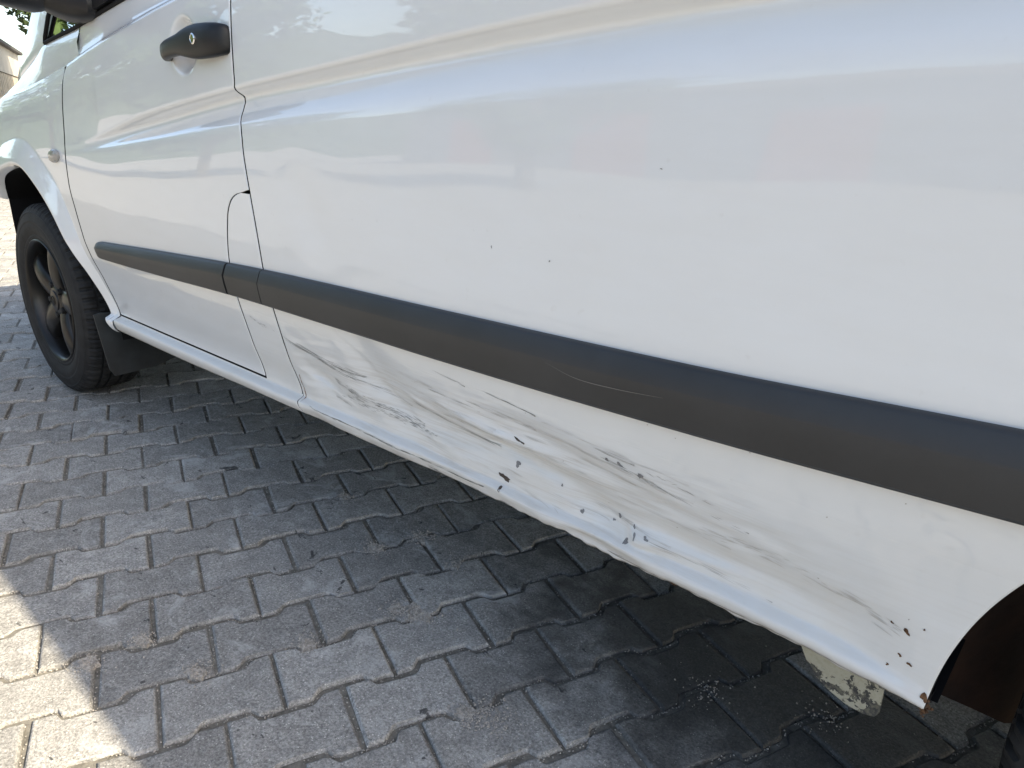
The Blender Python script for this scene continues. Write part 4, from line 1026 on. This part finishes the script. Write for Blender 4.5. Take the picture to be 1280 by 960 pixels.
def tree(name, loc, hgt, rad, label, mat, seed, leaves=9000, leaf=0.10, low=0.18, group='trees round the yard'):
    r_ = np.random.RandomState(seed); t_ = empty(name, loc, label, 'tree', group)
    base = np.array(loc, float); tr = MB()
    top = base + [r_.normal(0, 0.2), r_.normal(0, 0.2), hgt * 0.72]
    k = np.linspace(0, 1, 9)[:, None]; path = base * (1 - k) + top * k + np.column_stack([0.12 * np.sin(k[:, 0] * 5 + seed), 0.10 * np.cos(k[:, 0] * 4 + seed), 0 * k[:, 0]]) * k
    tr.tube(path, np.linspace(hgt * 0.030, hgt * 0.008, 9), 9)
    tips = []
    for i in range(15):
        f_ = r_.uniform(0.25, 0.95); p0 = base * (1 - f_) + top * f_; a = r_.uniform(0, 2 * PI); ln = rad * r_.uniform(0.5, 0.9) * (1.15 - 0.4 * f_)
        p1_ = p0 + [ln * math.cos(a), ln * math.sin(a), ln * r_.uniform(0.2, 0.7)]; pmid = (p0 + p1_) / 2 + [0, 0, 0.08 * ln]
        tr.tube(np.array([p0, pmid, p1_]), [hgt * 0.010, hgt * 0.007, hgt * 0.003], 6); tips.append(p1_)
    tr.build('trunk', M['bark'], t_)
    # clumps of leaves through the crown
    cl = []; 
    for i in range(46):
        d_ = r_.normal(0, 1, 3); d_ /= np.linalg.norm(d_); q_ = r_.uniform(0.35, 1.0) ** 0.6
        zc_ = hgt * (low + (1 - low) * 0.5); c_ = base + [0, 0, zc_] + d_ * [rad, rad, hgt * (1 - low) * 0.5] * q_ * 0.85
        cl.append((c_, rad * r_.uniform(0.20, 0.36)))
    cl += [(p_, rad * 0.26) for p_ in tips]
    V = np.zeros((leaves, 4, 3))
    ci = r_.randint(0, len(cl), leaves)
    nrm_ = lambda q_: q_ / (np.linalg.norm(q_, axis=1)[:, None] + 1e-9)
    cc_ = np.array([q_[0] for q_ in cl])[ci]; rr_ = np.array([q_[1] for q_ in cl])[ci][:, None]
    pp = cc_ + nrm_(r_.normal(0, 1, (leaves, 3))) * rr_ * r_.uniform(0.3, 1.05, (leaves, 1)) ** 0.5 * [1, 1, 0.8]
    a_ = nrm_(r_.normal(0, 1, (leaves, 3))); b2 = nrm_(np.cross(a_, r_.normal(0, 1, (leaves, 3)))); s_ = leaf * r_.uniform(0.6, 1.3, (leaves, 1))
    V = np.stack([pp - a_ * s_, pp + b2 * s_ * 0.45, pp + a_ * s_, pp - b2 * s_ * 0.45], 1)
    F = np.arange(leaves * 4).reshape(-1, 4)
    mesh('crown', V.reshape(-1, 3), F, mat, t_, smooth=False)
    return t_

def far_point(u, v, dist):
    dd = RIGHT * (u - 640) / 925 + DOWN * (v - 480) / 925 + FWD; dd = dd / np.linalg.norm(dd[:2]); return CAM + dd * dist
p = far_point(158, 0, 21); tree('broadleaf_tree', (p[0], p[1], -0.05), 8.5, 2.5, 'dark green leafy tree standing ahead of the van behind its windscreen', M['leaf'], 3, 26000, 0.10, 0.08)
for i, (a, b_, hg, rd, lb) in enumerate([(-46, 17.0, 3.4, 2.6, 'distant dark tree just right of the shed roof'), (-58, 19.5, 4.0, 3.0, 'distant tree beyond the gap between shed and van')]):
    tree('broadleaf_tree', (a, b_, -0.05), hg, rd, lb, M['leaf2'], 20 + i, 3500, 0.22, 0.1)
# trees on the near side of the yard, mirrored in the paint
for i, (a, b_, hg, rd, lb) in enumerate([(-13.0, -6.8, 6.5, 2.4, 'mid green tree mirrored in the front door'), (-7.0, -10.5, 7.5, 3.0, 'mid green tree mirrored in the side panel beside the door seam'),
                                         (-19.0, -6.0, 7.0, 3.0, 'tall green tree mirrored in the front fender')]):
    tree('broadleaf_tree', (a, b_, -0.05), hg, rd, lb, M['leaf2'], 40 + i, 7000, 0.14, 0.12)

# shed with plank fascia and slatted front
M['fascia'] = simple('fascia_board', (0.46, 0.43, 0.37), 0.8, var=0.15, vscale=1.5)
M['slat'] = simple('weathered_slat', (0.42, 0.37, 0.29), 0.85, var=0.25, vscale=3)
M['roof_edge'] = simple('dark_roof_edge', (0.06, 0.055, 0.05), 0.8)
M['shed_shade'] = simple('slat_gap_shade', (0.05, 0.05, 0.045), 0.9)  # wall coloured dark to stand for the shadow between the slats
P0 = far_point(0, 53, 26.0); P1 = far_point(20, 63, 30.5); ztop = P0[2]
ax = (P1 - P0); ax[2] = 0; Lw = np.linalg.norm(ax); ax /= Lw; nrm = np.array([ax[1], -ax[0], 0.0])
if nrm @ (CAM - P0) < 0: nrm = -nrm
S0 = P0 - ax * 6.0; S0[2] = -0.05; Ltot = Lw + 6.0
shed = empty('storage_shed', tuple(S0), 'cream shed with dark roof edge and upright slatted front at far left', 'shed')
Rw = np.stack([ax, nrm, [0, 0, 1]], 1)
def wbox(name, a0, a1, n0_, n1_, z0, z1, mat):
    b_ = MB(); c_ = S0 + ax * (a0 + a1) / 2 + nrm * (n0_ + n1_) / 2; c_[2] = (z0 + z1) / 2
    b_.box(c_, (a1 - a0, n1_ - n0_, z1 - z0), Rw); return b_.build(name, mat, shed, smooth=False)
zf = ztop - (P0[2] - far_point(0, 91, 26.0)[2])
wbox('wall', 0, Ltot, -3.0, -0.10, -0.05, ztop - 0.10, M['shed_shade'])
wbox('fascia', 0, Ltot, -0.09, 0.02, zf, ztop - 0.08, M['fascia'])
wbox('roof_edge', -0.15, Ltot + 0.10, -3.15, 0.16, ztop - 0.08, ztop, M['roof_edge'])
for k in range(int(Ltot / 0.42)):
    wbox('slat', 0.05 + k * 0.42, 0.05 + k * 0.42 + 0.33, -0.09, -0.01, 0.0, zf - 0.02, M['slat'])

# unseen hall behind the viewer, added as something dark for the flank to mirror
M['hall'] = simple('hall_cladding', (0.16, 0.165, 0.17), 0.7, var=0.12, vscale=0.6)
M['hall_roof'] = simple('hall_roofing', (0.10, 0.085, 0.08), 0.85)
M['hall_door'] = simple('hall_door_red', (0.32, 0.09, 0.06), 0.6)
hall = empty('added_hall', (-8, -27, -0.016), 'long grey hall added across the yard, out of view, to mirror darkly in the side panel', 'hall')
b_ = MB(); b_.box((-8, -32, 2.4), (46, 10, 4.83)); b_.build('wall', M['hall'], hall, smooth=False)
b_ = MB(); b_.add([(-31.4, -26.6, 4.82), (15.4, -26.6, 4.82), (15.4, -32, 6.2), (-31.4, -32, 6.2), (-31.4, -37.4, 4.82), (15.4, -37.4, 4.82)], [(0, 1, 2, 3), (3, 2, 5, 4), (0, 3, 4), (1, 5, 2)]); b_.build('roof', M['hall_roof'], hall, smooth=False)
for xq in (-26, -17, -8, 1, 9):
    b_ = MB(); b_.box((xq, -26.97, 1.75), (3.6, 0.12, 3.5)); b_.build('door', M['hall_door'], hall, smooth=False)

# wooded ridge; its part behind the viewer added to hide horizon glare from reflections
def hill_h(a):
    d_ = np.array([np.cos(a), np.sin(a)]); out = (-d_[1] + 0.25) / 1.25
    return 7.5 + 14 * sstep(-0.1, 0.6, out) + 2.0 * np.sin(a * 7 + 1) + 1.2 * np.sin(a * 17 + 2) + 0.7 * np.sin(a * 41)
aa = np.linspace(math.radians(140), math.radians(372), 240); rows = []
for k, f_ in enumerate((0.0, 0.25, 0.6, 0.85, 1.0)):
    rr = 150 + 55 * f_; rows.append(np.stack([rr * np.cos(aa), rr * np.sin(aa), -0.3 + hill_h(aa) * f_ ** 0.8 + (0.9 * np.sin(aa * 90 + k) + 0.7 * np.sin(aa * 143 + 2 * k) if k else 0)], 1))
M['woods'] = leaf_mat('wooded_hill', (0.050, 0.075, 0.035))
hl = mesh('hills_glare_screen', np.concatenate(rows), grid_faces(5, 240, True), M['woods']); tag(hl, kind='structure')
